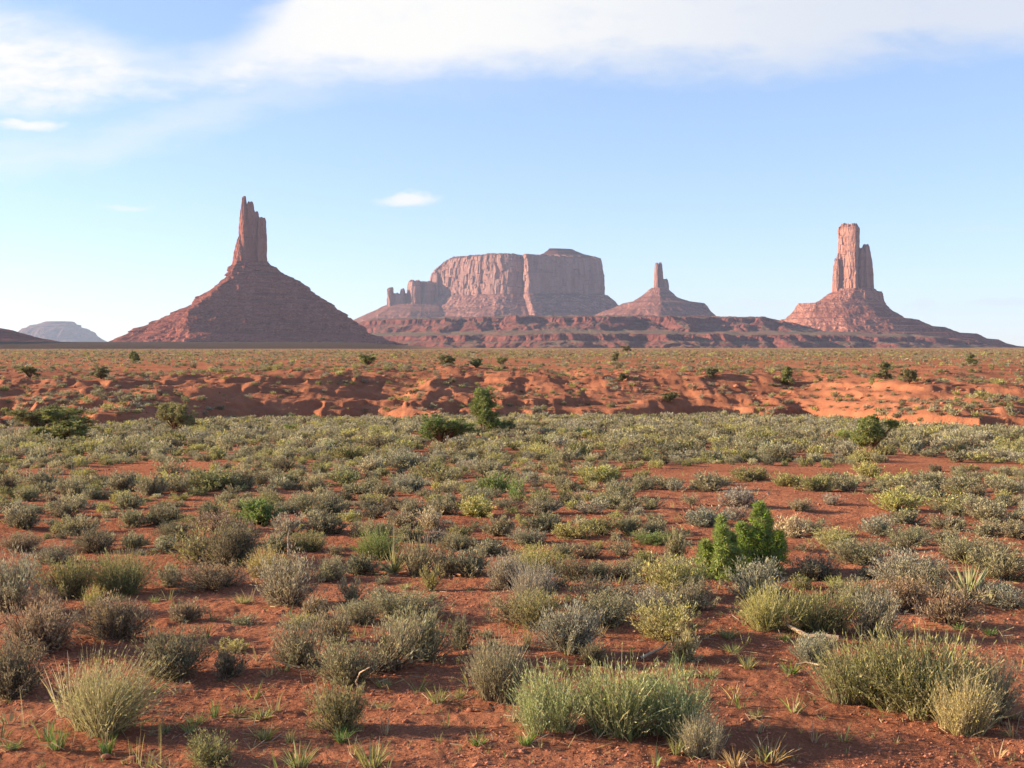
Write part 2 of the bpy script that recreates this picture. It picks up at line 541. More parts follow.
def loft(secs, N, M, disp, cap=True, smooth_corner=2):
    """secs: [(z, [(x, depth)...])] bottom to top, all with the same corner count, in picture pixels -> verts, quads"""
    zs = np.array([s[0] for s in secs], float)
    P = np.array([s[1] for s in secs], float)
    el = np.linalg.norm(np.roll(P, -1, 1) - P, axis=2).mean(0)
    cnt = np.maximum(2, np.round(el / el.sum() * N)).astype(int)
    lv = np.linspace(zs[0], zs[-1], M)
    lv = np.unique(np.concatenate([lv, zs]))
    rings = []
    for z in lv:
        j = min(np.searchsorted(zs, z, 'right') - 1, len(zs) - 2)
        t = (z - zs[j]) / (zs[j + 1] - zs[j])
        r = resample(P[j] * (1 - t) + P[j + 1] * t, cnt)
        for _ in range(smooth_corner):
            r = 0.5 * r + 0.25 * (np.roll(r, 1, 0) + np.roll(r, -1, 0))
        rings.append(r)
    R = np.array(rings)                                   # levels, n, 2
    T = np.roll(R, -1, 1) - np.roll(R, 1, 1)
    T /= np.linalg.norm(T, axis=2, keepdims=True) + 1e-9
    Nn = np.stack([T[..., 1], -T[..., 0]], -1)
    if np.sum(R[0, :, 0] * np.roll(R[0, :, 1], -1) - np.roll(R[0, :, 0], -1) * R[0, :, 1]) < 0:
        Nn = -Nn; flip = True
    else:
        flip = False
    arc = np.cumsum(np.linalg.norm(np.roll(R[0], -1, 0) - R[0], axis=1))
    Z = np.repeat(lv[:, None], R.shape[1], 1)
    D = disp(R[..., 0], R[..., 1], Z, np.repeat(arc[None], len(lv), 0))
    dz = 0
    if isinstance(D, tuple):
        D, dz = D
    R = R + Nn * D[..., None]
    Z = Z + dz
    V = np.concatenate([R, Z[..., None]], -1)
    n = V.shape[1]
    if cap:
        c = V[-1].mean(0)
        extra = []
        for q in (0.75, 0.5, 0.25, 0.02):
            ring = c + (V[-1] - c) * q
            ring[:, 2] = V[-1][:, 2].mean() * (1 - q) + V[-1][:, 2] * q + 0.25 * fbm(ring[:, 0] * .4, ring[:, 1] * .4, seed=5)
            extra.append(ring)
        V = np.concatenate([V, np.array(extra)])
    m = V.shape[0]
    idx = np.arange(m * n).reshape(m, n)
    a, b_ = idx[:-1], idx[1:]
    Q = np.stack([a, np.roll(a, -1, 1), np.roll(b_, -1, 1), b_], -1).reshape(-1, 4)
    if flip:
        Q = Q[:, ::-1]
    return V.reshape(-1, 3), Q


def to_world(V, D, cx):
    """picture pixels (x, depth, height above horizon) at distance D -> metres round the base point below column cx"""
    s = D / F
    return np.stack([(V[:, 0] - cx) * s, V[:, 1] * s, V[:, 2] * s], -1)


def root_at(name, D, cx, label, cat, group=None):
    o = bpy.data.objects.new(name, None)
    col.objects.link(o)
    o.empty_display_size = 20
    o.location = ((cx - 512) * D / F, D, 0)
    return tag(o, label, cat, group)


def ellipse(cx, cy, rx, ry, n=10, seed=0, jit=0.12):
    r = np.random.default_rng(seed)
    t = np.arange(n) / n * 2 * math.pi + 0.3
    q = 1 + r.uniform(-jit, jit, n)
    return [(cx + rx * q[i] * math.cos(t[i]), cy + ry * q[i] * math.sin(t[i])) for i in range(n)]


def column(x0, x1, y_top, y_bot, depth, dy=0.0, seed=0, lean=0.0, taper=0.8, rough=0.7, N=110, M=80, n=9, corner=0.15):
    """one pinnacle: left and right edge, top and foot in picture pixels, its depth in the same unit"""
    cx, rx = (x0 + x1) / 2, (x1 - x0) / 2
    zt, zb = HORIZON - y_top, HORIZON - y_bot
    secs = []
    for k, (f, sc_) in enumerate(((0, 1.12), (0.25, 1.03), (0.55, 1.0), (0.8, 0.5 + 0.5 * taper), (0.95, taper), (1.0, taper * 0.72))):
        j = np.random.default_rng(seed + 50).uniform(-0.10, 0.10, (8, 2))
        q = np.array([(-1, 0.25), (-0.72, -0.3), ((corner - 1) * 0.4 + corner * 0.2, -0.78), (corner, -1), (corner + (1 - corner) * 0.5, -0.62), (1, 0.0), (0.55, 0.85), (-0.5, 0.9)]) + j * np.array([0.5, 1])
        q[:, 0] = np.clip(q[:, 0], -1, 1)
        secs.append((zb + (zt - zb) * f, [(cx + lean * f + rx * sc_ * a_, dy + depth * sc_ * b_) for a_, b_ in q]))

    def disp(x, y, z, a):
        fl = ridged(x * 0.33, y * 0.33, z * 0.035, seed=seed + 7, octaves=3) - 0.3
        bl = fbm(x * 0.16, y * 0.16, z * 0.10, seed=seed + 3, octaves=4)
        st = fbm(0 * x, 0 * x, z * 0.45, seed=seed + 9, octaves=3)
        bk = blocks(a, z, max(2.2, rx * 0.45), 9.0, seed + 11) + 0.5 * blocks(a, z, 1.3, 4.0, seed + 15)
        top = sst(z, zt - 5, zt)
        return rough * (0.5 * fl + 0.6 * bl + 0.3 * st + 0.62 * bk), top * rough * 1.4 * blocks(a, z * 0, 2.0, 4.0, seed + 21)
    return loft(secs, N, M, disp, smooth_corner=1)


def blocks(a, z, w, h, seed):
    """jointed rock: -1..1, constant over blocks about w wide and h high"""
    k = np.floor(a / w + 0.35 * vnoise(z * 0.12, a * 0.02, seed=seed))
    q = np.floor(z / h + 5.0 * _hash(k, k * 0, k * 0, seed + 1))
    return _hash(k, q, q * 0, seed + 2) * 2 - 1


def talus(secs, seed=0, gully=3.0, step=1.2, N=420, M=150, freq=0.09, top_amp=0.25):
    z0, z1 = secs[0][0], secs[-1][0]

    def disp(x, y, z, a):
        f = (z1 - z) / (z1 - z0)
        gl = ridged(x * freq, y * freq, z * 0.012, seed=seed, octaves=4) - 0.35
        fb = fbm(x * 0.28, y * 0.28, z * 0.28, seed=seed + 5, octaves=4)
        st = fbm(x * 0.01, y * 0.01, z * 0.22 + 0.1 * fbm(x * .05, y * .05, seed=seed + 2), seed=seed + 9, octaves=3)
        amp = top_amp + (1 - top_amp) * np.clip(f * 1.6, 0, 1)
        led = blocks(a + 6 * fb, z + 1.2 * fb, 16.0, 3.4, seed + 13)
        rub = fbm(x * 0.9, y * 0.9, z * 0.9, seed=seed + 17, octaves=3)
        return amp * gully * gl + 0.5 * fb * gully * 0.6 + step * st * 2.0 + 0.35 * step * led + 0.5 * rub
    return loft(secs, N, M, disp, smooth_corner=3)


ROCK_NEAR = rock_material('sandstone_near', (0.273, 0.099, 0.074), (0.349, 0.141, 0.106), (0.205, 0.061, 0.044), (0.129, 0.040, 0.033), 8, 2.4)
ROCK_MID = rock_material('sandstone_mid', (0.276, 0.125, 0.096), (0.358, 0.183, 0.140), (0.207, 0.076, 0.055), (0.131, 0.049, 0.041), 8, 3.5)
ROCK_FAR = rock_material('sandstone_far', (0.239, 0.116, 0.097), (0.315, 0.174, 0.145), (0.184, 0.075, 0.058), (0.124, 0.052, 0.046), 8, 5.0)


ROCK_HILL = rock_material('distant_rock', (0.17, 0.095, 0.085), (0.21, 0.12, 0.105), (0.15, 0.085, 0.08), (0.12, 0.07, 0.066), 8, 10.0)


def hp(y):
    return HORIZON - y


def build_left_butte():
    D, cx = 2600, 250
    r = root_at('sandstone_butte', D, cx, 'dark red butte whose thin split spire rises from a broad bare cone', 'butte', 'desert buttes')
    base = np.array([(-150, 5), (-98, -58), (-34, -108), (44, -84), (155, -18), (120, 60), (20, 105), (-80, 80)], float)

    def ring(lx, rx, dfac, ridge):
        q = base.copy()
        q[:, 0] = np.where(q[:, 0] < 0, q[:, 0] * (lx / 150), q[:, 0] * (rx / 155))
        q[:, 1] *= dfac
        q[2, 0] = ridge
        q[:, 0] += cx
        return [tuple(v) for v in q]
    secs = [(hp(354), ring(155, 175, 1.12, -36)), (hp(346), ring(148, 158, 1.05, -36)), (hp(338), ring(136, 132, 0.92, -34)), (hp(328), ring(114, 118, 0.80, -37)),
            (hp(313), ring(78, 94, 0.62, -42)), (hp(296), ring(48, 71, 0.47, -24)), (hp(282), ring(31, 50, 0.34, -13)),
            (hp(271), ring(21, 30, 0.2, -10)), (hp(262), ring(15, 18, 0.13, -8))]
    v, q = talus(secs, seed=3, gully=5.6, step=1.9, N=520, M=190, freq=0.075)
    obj('talus_slope', mesh_np('talus_slope', to_world(v, D, cx), q, False), ROCK_NEAR, r)
    parts = [column(232.5, 245, 232, 280, 8, -2.0, 21, 3.6, 0.16, 0.9, corner=0.7), column(239.2, 251, 199, 277, 8, -1.5, 34, 0.5, 0.40, 0.8, corner=0.25),
             column(246.5, 258.5, 203, 275, 6.5, 1.0, 47, -1.0, 0.6, 0.7, corner=-0.6), column(252, 262, 212.5, 273, 6, 2.0, 58, -0.4, 0.6, 0.7, corner=-0.5),
             column(258, 267.6, 218.5, 273, 5.5, 0.5, 66, 0.4, 0.8, 0.6, corner=-0.65), column(243, 247.8, 197.2, 230, 2.8, 0, 71, 0.2, 0.85, 0.4, 40, 40)]
    for v, q in parts:
        obj('rock_pinnacle', mesh_np('rock_pinnacle', to_world(v, D, cx), q, False), ROCK_NEAR, r)


def build_right_butte():
    D, cx = 3800, 853
    r = root_at('sandstone_butte', D, cx, 'red butte with a thick square tower and a shorter twin pinnacle on stepped slopes', 'butte', 'desert buttes')
    base = np.array([(-1, 0.05), (-0.78, -0.5), (-0.36, -0.84), (0.12, -0.88), (0.58, -0.70), (1, -0.06), (0.6, 0.6), (-0.3, 0.8)], float)

    def ring(xl, xr, dep):
        q = base.copy()
        q[:, 0] = np.where(q[:, 0] < 0, q[:, 0] * (cx - xl), q[:, 0] * (xr - cx)) + cx
        q[:, 1] *= dep
        return [tuple(v) for v in q]
    secs = [(hp(354), ring(722, 1044, 160)), (hp(346.5), ring(735, 1022, 150)), (hp(345.5), ring(742, 1010, 140)), (hp(339.5), ring(748, 996, 130)), (hp(338.6), ring(753, 984, 122)),
            (hp(333.6), ring(757, 974, 116)), (hp(332.8), ring(766, 956, 100)), (hp(327.2), ring(770, 942, 94)), (hp(326.4), ring(777, 930, 80)), (hp(319.6), ring(782, 916, 72)), (hp(318.8), ring(787, 905, 58)),
            (hp(311), ring(793, 892, 46)), (hp(305.5), ring(797, 884, 37)), (hp(303.4), ring(798, 883.5, 36)), (hp(303), ring(814, 883, 32)),
            (hp(299.5), ring(820, 882.5, 29)), (hp(291.8), ring(832, 881, 27)), (hp(291.2), ring(834, 876, 20)), (hp(289), ring(835, 874, 18))]
    v, q = talus(secs, seed=13, gully=3.4, step=0.4, N=620, M=190, freq=0.055)
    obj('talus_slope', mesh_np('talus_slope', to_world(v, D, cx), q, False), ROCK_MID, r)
    parts = [column(837.8, 858.8, 225, 296, 14, 0, 102, -0.3, 0.98, 0.9, 150, 100, corner=0.12), column(831.6, 837.6, 259, 296, 5, -1, 115, 0.6, 0.62, 0.7, corner=0.5),
             column(834.5, 842, 254, 296, 5, 0.5, 118, 0.4, 0.6, 0.7, corner=0.6),
             column(855, 867, 249, 296, 9, 1.0, 121, -0.6, 0.8, 0.7, corner=-0.5), column(861, 873.5, 245, 296, 8, 1.5, 133, -2.0, 0.55, 0.6, corner=-0.5)]
    for v, q in parts:
        obj('rock_pinnacle', mesh_np('rock_pinnacle', to_world(v, D, cx), q, False), ROCK_MID, r)


def build_small_butte():
    D, cx = 4900, 659
    r = root_at('sandstone_butte', D, cx, 'small far butte with a two-pronged needle between the flat mesa and the square tower', 'butte', 'desert buttes')
    base = np.array([(-1, 0.05), (-0.55, -0.55), (-0.1, -0.9), (0.35, -0.75), (1, -0.15), (0.6, 0.6), (-0.3, 0.8)], float)

    def ring(xl, xr, dep):
        q = base.copy()
        q[:, 0] = np.where(q[:, 0] < 0, q[:, 0] * (cx - xl), q[:, 0] * (xr - cx)) + cx
        q[:, 1] *= dep
        return [tuple(v) for v in q]
    secs = [(hp(354), ring(520, 770, 120)), (hp(336), ring(560, 735, 90)), (hp(314), ring(596, 712, 62)), (hp(311), ring(604, 709, 56)), (hp(307), ring(615, 707, 46)), (hp(303.5), ring(622, 703, 40)),
            (hp(301.5), ring(632, 688, 30)), (hp(297), ring(640, 676, 20)), (hp(290), ring(649, 669, 11)), (hp(288), ring(651, 667, 9))]
    v, q = talus(secs, seed=23, gully=2.4, step=0.6, N=300, M=110, freq=0.13)
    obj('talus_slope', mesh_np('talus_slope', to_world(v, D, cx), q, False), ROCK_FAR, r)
    parts = [column(653.6, 659, 263.5, 293, 4, 0, 202, 0.2, 0.62, 0.45, 60, 50), column(657.2, 663, 263, 293, 4, 0.5, 213, 0.0, 0.6, 0.45, 60, 50),
             column(660.5, 668.6, 279.5, 293, 4.5, 1, 222, -0.2, 0.8, 0.45, 60, 40)]
    for v, q in parts:
        obj('rock_pinnacle', mesh_np('rock_pinnacle', to_world(v, D, cx), q, False), ROCK_FAR, r)


def build_mesa():
    D, cx = 5600, 515
    r = root_at('sandstone_mesa', D, cx, 'long flat-topped sandstone mesa with sheer pale cliffs above red scree', 'mesa', 'desert buttes')
    cliff = np.array([(431, 44), (447, 22), (470, 2), (487, -14), (502, -26), (512, -27), (523, -24), (527, -42), (560, -30), (603, -8), (606, 20), (592, 62), (520, 84), (450, 78)], float)
    cen = cliff.mean(0)

    def grow(px_, f=None):
        dlt = cliff - cen
        n = dlt / np.linalg.norm(dlt, axis=1, keepdims=True)
        return cliff + n * px_
    lowc = cliff.copy(); lowc[0] = (428, 46)
    mid = cliff + (cen - cliff) * 0.01
    rim = cliff + (cen - cliff) * 0.03; rim[0] = (433, 42)
    top = cliff + (cen - cliff) * 0.05; top[0] = (442, 40); top[1] = (453, 25)
    secs = [(hp(309), [tuple(v) for v in lowc]), (hp(296), [tuple(v) for v in cliff]), (hp(280), [tuple(v) for v in mid]),
            (hp(268), [tuple(v) for v in rim]), (hp(259.5), [tuple(v) for v in top]), (hp(257.5), [tuple(v) for v in (top + (cen - top) * 0.06)])]

    def disp(x, y, z, a):
        fl = ridged(x * 0.17, y * 0.17, z * 0.02, seed=301, octaves=4) - 0.35
        bl = fbm(x * 0.07, y * 0.07, z * 0.03, seed=305, octaves=4)
        st = fbm(0 * x, 0 * x, z * 0.5, seed=309, octaves=3)
        return 0.9 * fl + 2.4 * bl + 0.3 * st + 1.1 * blocks(a, z, 5.0, 14.0, 341) + 0.5 * blocks(a, z, 2.2, 6.0, 345), (0.5 * fbm(x * 0.12, y * 0.12, seed=311) + 0.5 * blocks(a, z * 0, 4.0, 4.0, 351)) * sst(z, hp(262), hp(257)) + sst(z, hp(275), hp(257)) * 2.6 * sst(x, 440, 458) * (1 - sst(x, 500, 530))
    v, q = loft(secs, 700, 110, disp, smooth_corner=1)
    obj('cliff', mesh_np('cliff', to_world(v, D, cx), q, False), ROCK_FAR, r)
    # cap of softer rock on the higher end
    cap = np.array([(534, -22), (556, -22), (600, -4), (602, 16), (586, 52), (545, 50)], float)
    cc = np.array((557, 5.0))
    secs = [(hp(261), [tuple(v) for v in cap]), (hp(257.4), [tuple(v) for v in (cap + (cc - cap) * 0.1)]), (hp(254.5), [tuple(v) for v in (cc + (cap - cc) * 0.62)]),
            (hp(251), [tuple(v) for v in (cc + (cap - cc) * 0.42)]), (hp(249.4), [tuple(v) for v in (cc + (cap - cc) * 0.36)]), (hp(249), [tuple(v) for v in (cc + (cap - cc) * 0.3)])]
    v, q = loft(secs, 160, 30, lambda x, y, z, a: 0.7 * fbm(x * 0.2, y * 0.2, z * 0.3, seed=320))
    obj('caprock', mesh_np('caprock', to_world(v, D, cx), q, False), ROCK_FAR, r)
    # scree
    g1, g2, g3 = grow(3), grow(16), grow(34)
    g3[8:10, 0] = (585, 622); g2[9, 0] = 615; g4 = grow(62)
    secs = [(hp(354), [tuple(v) for v in grow(90)]), (hp(330), [tuple(v) for v in g4]), (hp(318), [tuple(v) for v in g3]), (hp(307), [tuple(v) for v in g2]), (hp(296), [tuple(v) for v in g1]), (hp(294), [tuple(v) for v in grow(-3)])]
    v, q = talus(secs, seed=331, gully=4.0, step=0.9, N=560, M=90, freq=0.11, top_amp=0.6)
    obj('talus_slope', mesh_np('talus_slope', to_world(v, D, cx), q, False), ROCK_FAR, r)
    # broken western spur: lower towers on their own scree
    for a in ((384, 390.5, 286.5, 310, 5, 30, 401, 0.0, 0.9), (386, 406, 292.5, 312, 9, 33, 411, 0.5, 0.95), (396, 403, 287.5, 308, 5, 30, 415, 0.3, 0.55),
              (403, 422, 279, 308, 14, 34, 421, -0.5, 0.75), (412, 436, 280, 308, 14, 40, 431, 1.0, 0.85), (424, 440, 270, 306, 12, 44, 436, 2.0, 0.8)):
        v, q = column(*a, 0.8, 80, 50)
        obj('rock_pinnacle', mesh_np('rock_pinnacle', to_world(v, D, cx), q, False), ROCK_FAR, r)
    b = np.array([(-1, 0), (-0.6, -0.6), (0.1, -1), (0.8, -0.8), (1.1, 0.1), (0.4, 0.9), (-0.6, 0.7)], float)

    def ring(xl, xr, dep):
        c0 = 408
        q = b.copy(); q[:, 0] = np.where(q[:, 0] < 0, q[:, 0] * (c0 - xl), q[:, 0] * (xr - c0)) + c0; q[:, 1] = q[:, 1] * dep + 34
        return [tuple(v) for v in q]
    secs = [(hp(354), ring(280, 520, 140)), (hp(335), ring(310, 475, 100)), (hp(320), ring(346, 455, 66)), (hp(311), ring(366, 448, 44)), (hp(306), ring(377, 445, 24)), (hp(303), ring(384, 442, 16))]
    v, q = talus(secs, seed=441, gully=3.0, step=0.7, N=260, M=70, freq=0.12, top_amp=0.5)
    obj('talus_slope', mesh_np('talus_slope', to_world(v, D, cx), q, False), ROCK_FAR, r)


def build_terraces():
    """stepped badlands at the foot of the buttes: one terrain sheet"""
    pxs = np.linspace(300, 1075, 1100)
    Ds = np.concatenate([np.linspace(2350, 3500, 230)[:-1], np.linspace(3500, 4100, 130)[:-1], np.linspace(4100, 5200, 70)])
    PX, DD = np.meshgrid(pxs, Ds)
    X, Y = (PX - 512) / F * DD, DD
    edge = 2720 + 170 * fbm(X / 500, 0.0, seed=501, octaves=2) + np.interp(PX, [300, 400, 460, 560, 700, 800, 900, 980, 1075], [520, 300, 130, 0, 60, 90, 260, 480, 800])
    s = DD - edge
    s1 = s - 110 * (ridged(X / 130 + 0.4 * fbm(X / 90, Y / 90, seed=512), Y / 420, seed=511, octaves=4) - 0.3) - 60 * fbm(X / 60, Y / 60, seed=515, octaves=4)
    s2 = s - 150 * (ridged(X / 130 + 0.4 * fbm(X / 90, Y / 90, seed=522), Y / 420, seed=521, octaves=4) - 0.3) - 45 * fbm(X / 50, Y / 50, seed=525, octaves=4)
    h = np.interp(s1, [-60, 0, 70, 120, 150, 165, 175], [-6, 0, 13, 19, 33, 35, 36])
    h = h + np.interp(s1, [175, 560], [0, 14])
    h = h + np.interp(s2, [520, 560, 640, 720, 740, 750, 1500, 1900], [0, 2, 17, 30, 44, 45, 66, 60]) * (1 - sst(PX, 755, 850))
    fade = sst(PX, 290, 380) * (1 - sst(PX, 900, 1040))
    h = h * fade + 1.2 * fbm(X / 30, Y / 30, seed=531, octaves=4) * (h > 1) + 6 * fbm(X / 160, Y / 160, seed=535, octaves=3) * sst(h, 2, 40)
    h = h + (5 * fbm(X / 45, Y / 45, seed=545, octaves=3) + 4 * (_hash(np.floor(X / 38 + fbm(X / 90, Y / 90, seed=547)), np.floor(Y / 70), X * 0, 549) - 0.5)) * sst(h, 50, 92)
    h = np.where(h < 0.5, np.minimum(h, -2), h)
    h = h - np.interp(DD, [4700, 5200], [0, 140])
    Z = -2.8 + h
    n, m = PX.shape
    V = np.stack([X, Y, Z], -1).reshape(-1, 3)
    idx = np.arange(n * m).reshape(n, m)
    Q = np.stack([idx[:-1, :-1], idx[:-1, 1:], idx[1:, 1:], idx[1:, :-1]], -1).reshape(-1, 4)
    b = NB('terrace_rock')
    g = b.N.new('ShaderNodeNewGeometry')
    nz = b.sep(g.outputs['Normal'])[2]
    st = b.noise(0.16, 4, 0.6, (0.05, 0.05, 1))
    c = b.mix(b.map(st, 0.42, 0.6), (0.185, 0.066, 0.052), (0.122, 0.045, 0.040))
    flat = b.mix(b.map(b.noise(0.017, 5.040, 0.644), 0.38, 0.6), (0.202, 0.101, 0.072), (0.151, 0.118, 0.074))
    c = b.mix(b.map(nz, 0.90, 0.985), c, flat)
    m_ = b.finish(c, 0.95, b.bump(b.noise(0.12, 5, 0.65), 0.6, 6.0), 0.0)
    o = obj('hills', mesh_np('hills', V, Q, False), m_)
    tag(o, 'stepped red badland terraces at the foot of the buttes', 'hills', kind='structure')


def build_hills():
    # low dark hill running out of frame, and an unseen mesa added beyond the edge to shade the flat
    def hill(name, D, cx, secs, mat, seed, label, gully=3.0, step=0.8, freq=0.08):
        v, q = talus(secs, seed=seed, gully=gully, step=step, N=260, M=60, freq=freq)
        o = obj(name, mesh_np(name, to_world(v, D, cx), q, False), mat)
        o.location = ((cx - 512) * D / F, D, 0)
        return tag(o, label, 'hill', kind='structure')

    def blob(cx, rx, dep, seed, n=10):
        return ellipse(cx, 0, rx, dep, n, seed, 0.1)
    hill('hill', 2300, -60, [(hp(352), blob(-60, 175, 110, 1)), (hp(345), blob(-60, 140, 90, 1)), (hp(338), blob(-62, 100, 66, 1)), (hp(330), blob(-65, 74, 44, 1)), (hp(324), blob(-72, 50, 26, 1))],
         ROCK_NEAR, 611, 'low dark red hill at the edge of the flat')
    hill('distant_hill', 10500, 60, [(hp(352), blob(60, 66, 60, 3)), (hp(337), blob(58, 42, 40, 3)), (hp(333), blob(57, 39, 34, 3)), (hp(328.5), blob(55, 33, 28, 3)), (hp(327.6), blob(55, 28, 24, 3)), (hp(325.2), blob(58, 25, 20, 3)), (hp(324.4), blob(58, 19, 17, 3)), (hp(322), blob(60, 15, 14, 3)), (hp(321.5), blob(60, 13, 12, 3))],
         ROCK_HILL, 621, 'low blue-grey hill far away on the horizon', 3.0, 0.8, 0.13)
    s = 1900 / F
    hill('unseen_shade_mesa', 1900, -560, [(hp(352), blob(-560, 330, 380, 5)), (hp(300), blob(-560, 250, 300, 5)), (hp(290), blob(-560, 215, 262, 5)), (hp(225), blob(-560, 205, 250, 5)), (hp(222), blob(-560, 180, 230, 5))],
         ROCK_NEAR, 631, 'unseen red mesa added to shade the flat', 4.0, 1.0, 0.05)


build_left_butte()
build_right_butte()
build_small_butte()
build_mesa()
build_terraces()
build_hills()


def build_haze():
    x0, x1, y0, y1, z0, z1 = -16000, 16000, -1500, 12500, -12, 460
    V = np.array([(x, y, z) for x in (x0, x1) for y in (y0, y1) for z in (z0, z1)], float)
    Q = np.array([(0, 1, 3, 2), (4, 6, 7, 5), (0, 4, 5, 1), (2, 3, 7, 6), (0, 2, 6, 4), (1, 5, 7, 3)])
    m, N, L = new_mat('haze_air')
    p = N.new('ShaderNodeVolumePrincipled')
    p.inputs['Color'].default_value = (0.62, 0.74, 1.0, 1)
    p.inputs['Density'].default_value = HAZE_DENSITY
    p.inputs['Anisotropy'].default_value = 0.2
    o = N.new('ShaderNodeOutputMaterial'); L.new(p.outputs[0], o.inputs['Volume'])
    tag(obj('haze', mesh_np('haze', V, Q), m), 'thin pale haze over the whole desert', 'haze', kind='stuff')


if HAZE_DENSITY > 0:
    build_haze()


# ------------------------------------------------------------------ plants: shapes
def unit(v):
    return v / (np.linalg.norm(v, axis=-1, keepdims=True) + 1e-9)


def blades(P, Dr, Ln, Wd, r):
    n = len(P)
    side = unit(np.cross(Dr, r.normal(size=(n, 3))))
    tip = P + Dr * Ln[:, None]
    mid = P + Dr * (Ln * 0.45)[:, None]
    V = np.stack([P, mid + side * Wd[:, None] * 0.5, tip, mid - side * Wd[:, None] * 0.5], 1).reshape(-1, 3)
    return V, np.arange(4 * n).reshape(-1, 4)


def ribbons(C, Wd, r):
    """C (n,k,3) centre lines, Wd (n,k) widths -> ribbon quads"""
    n, k, _ = C.shape
    dr = unit(C[:, -1] - C[:, 0])
    side = unit(np.cross(dr, r.normal(size=(n, 3))))[:, None, :] * (Wd[..., None] * 0.5)
    V = np.stack([C - side, C + side], 2).reshape(-1, 3)
    base = (np.arange(n) * k * 2)[:, None] + (np.arange(k - 1) * 2)[None]
    Q = np.stack([base, base + 1, base + 3, base + 2], -1).reshape(-1, 4)
    return V, Q


def tubes(C, Rd, sides=4):
    n, k, _ = C.shape
    T = unit(np.gradient(C, axis=1))
    up = np.tile(np.array([0.31, 0.17, 0.93]), (n, k, 1))
    A = unit(np.cross(T, up)); B = np.cross(T, A)
    th = np.arange(sides) / sides * 2 * math.pi
    ring = C[:, :, None, :] + Rd[..., None, None] * (np.cos(th)[None, None, :, None] * A[:, :, None] + np.sin(th)[None, None, :, None] * B[:, :, None])
    V = ring.reshape(-1, 3)
    idx = np.arange(n * k * sides).reshape(n, k, sides)
    a, b_ = idx[:, :-1], idx[:, 1:]
    Q = np.stack([a, np.roll(a, -1, 2), np.roll(b_, -1, 2), b_], -1).reshape(-1, 4)
    return V, Q


def sage_shape(seed, nb, nl, L, Wd, height=0.55, lobes=7, stems=True):
    """dome of twigs with small leaves, width 1"""
    r = np.random.default_rng(seed)
    la = r.uniform(0, 2 * math.pi, lobes); lr = r.uniform(0.08, 0.30, lobes)
    lc = np.stack([lr * np.cos(la), lr * np.sin(la), r.uniform(0.18, 0.30, lobes) * height / 0.55], 1)
    rad = r.uniform(0.17, 0.27, lobes)
    k = r.integers(0, lobes, nb)
    d = unit(r.normal(size=(nb, 3)) + np.array([0, 0, 0.35]))
    tip = lc[k] + d * (rad[k] * r.uniform(0.75, 1.12, nb))[:, None]
    tip[:, 2] = np.maximum(tip[:, 2], 0.03)
    base = np.stack([r.normal(0, 0.05, nb), r.normal(0, 0.05, nb), np.full(nb, -0.02)], 1)
    bend = (base + tip) / 2 + r.normal(0, 0.025, (nb, 3)) + (tip - base) * np.array([0.12, 0.12, -0.1])
    t = r.uniform(0.42, 1.03, (nb, nl))[..., None]
    P = (1 - t) ** 2 * base[:, None] + 2 * t * (1 - t) * bend[:, None] + t * t * tip[:, None]
    P = P + r.normal(0, 0.018, P.shape)
    ax = unit(2 * (1 - t) * (bend - base)[:, None] + 2 * t * (tip - bend)[:, None])
    Dr = unit(ax + r.normal(0, 0.55, P.shape) + np.array([0, 0, 0.25]))
    n = nb * nl
    Ln = L * r.uniform(0.6, 1.35, n); Ww = Wd * r.uniform(0.7, 1.3, n)
    P = P.reshape(-1, 3); P[:, 2] = np.maximum(P[:, 2], 0.012)
    leaf = blades(P, Dr.reshape(-1, 3), Ln, Ww, r)
    wood = None
    if stems:
        ts = np.linspace(0, 0.95, 5)[None, :, None]
        C = (1 - ts) ** 2 * base[:, None] + 2 * ts * (1 - ts) * bend[:, None] + ts * ts * tip[:, None]
        Rd = np.linspace(0.007, 0.0018, 5)[None] * r.uniform(0.6, 1.3, (nb, 1))
        wood = tubes(C, Rd, 3)
    return norm(leaf, wood, 0.55)


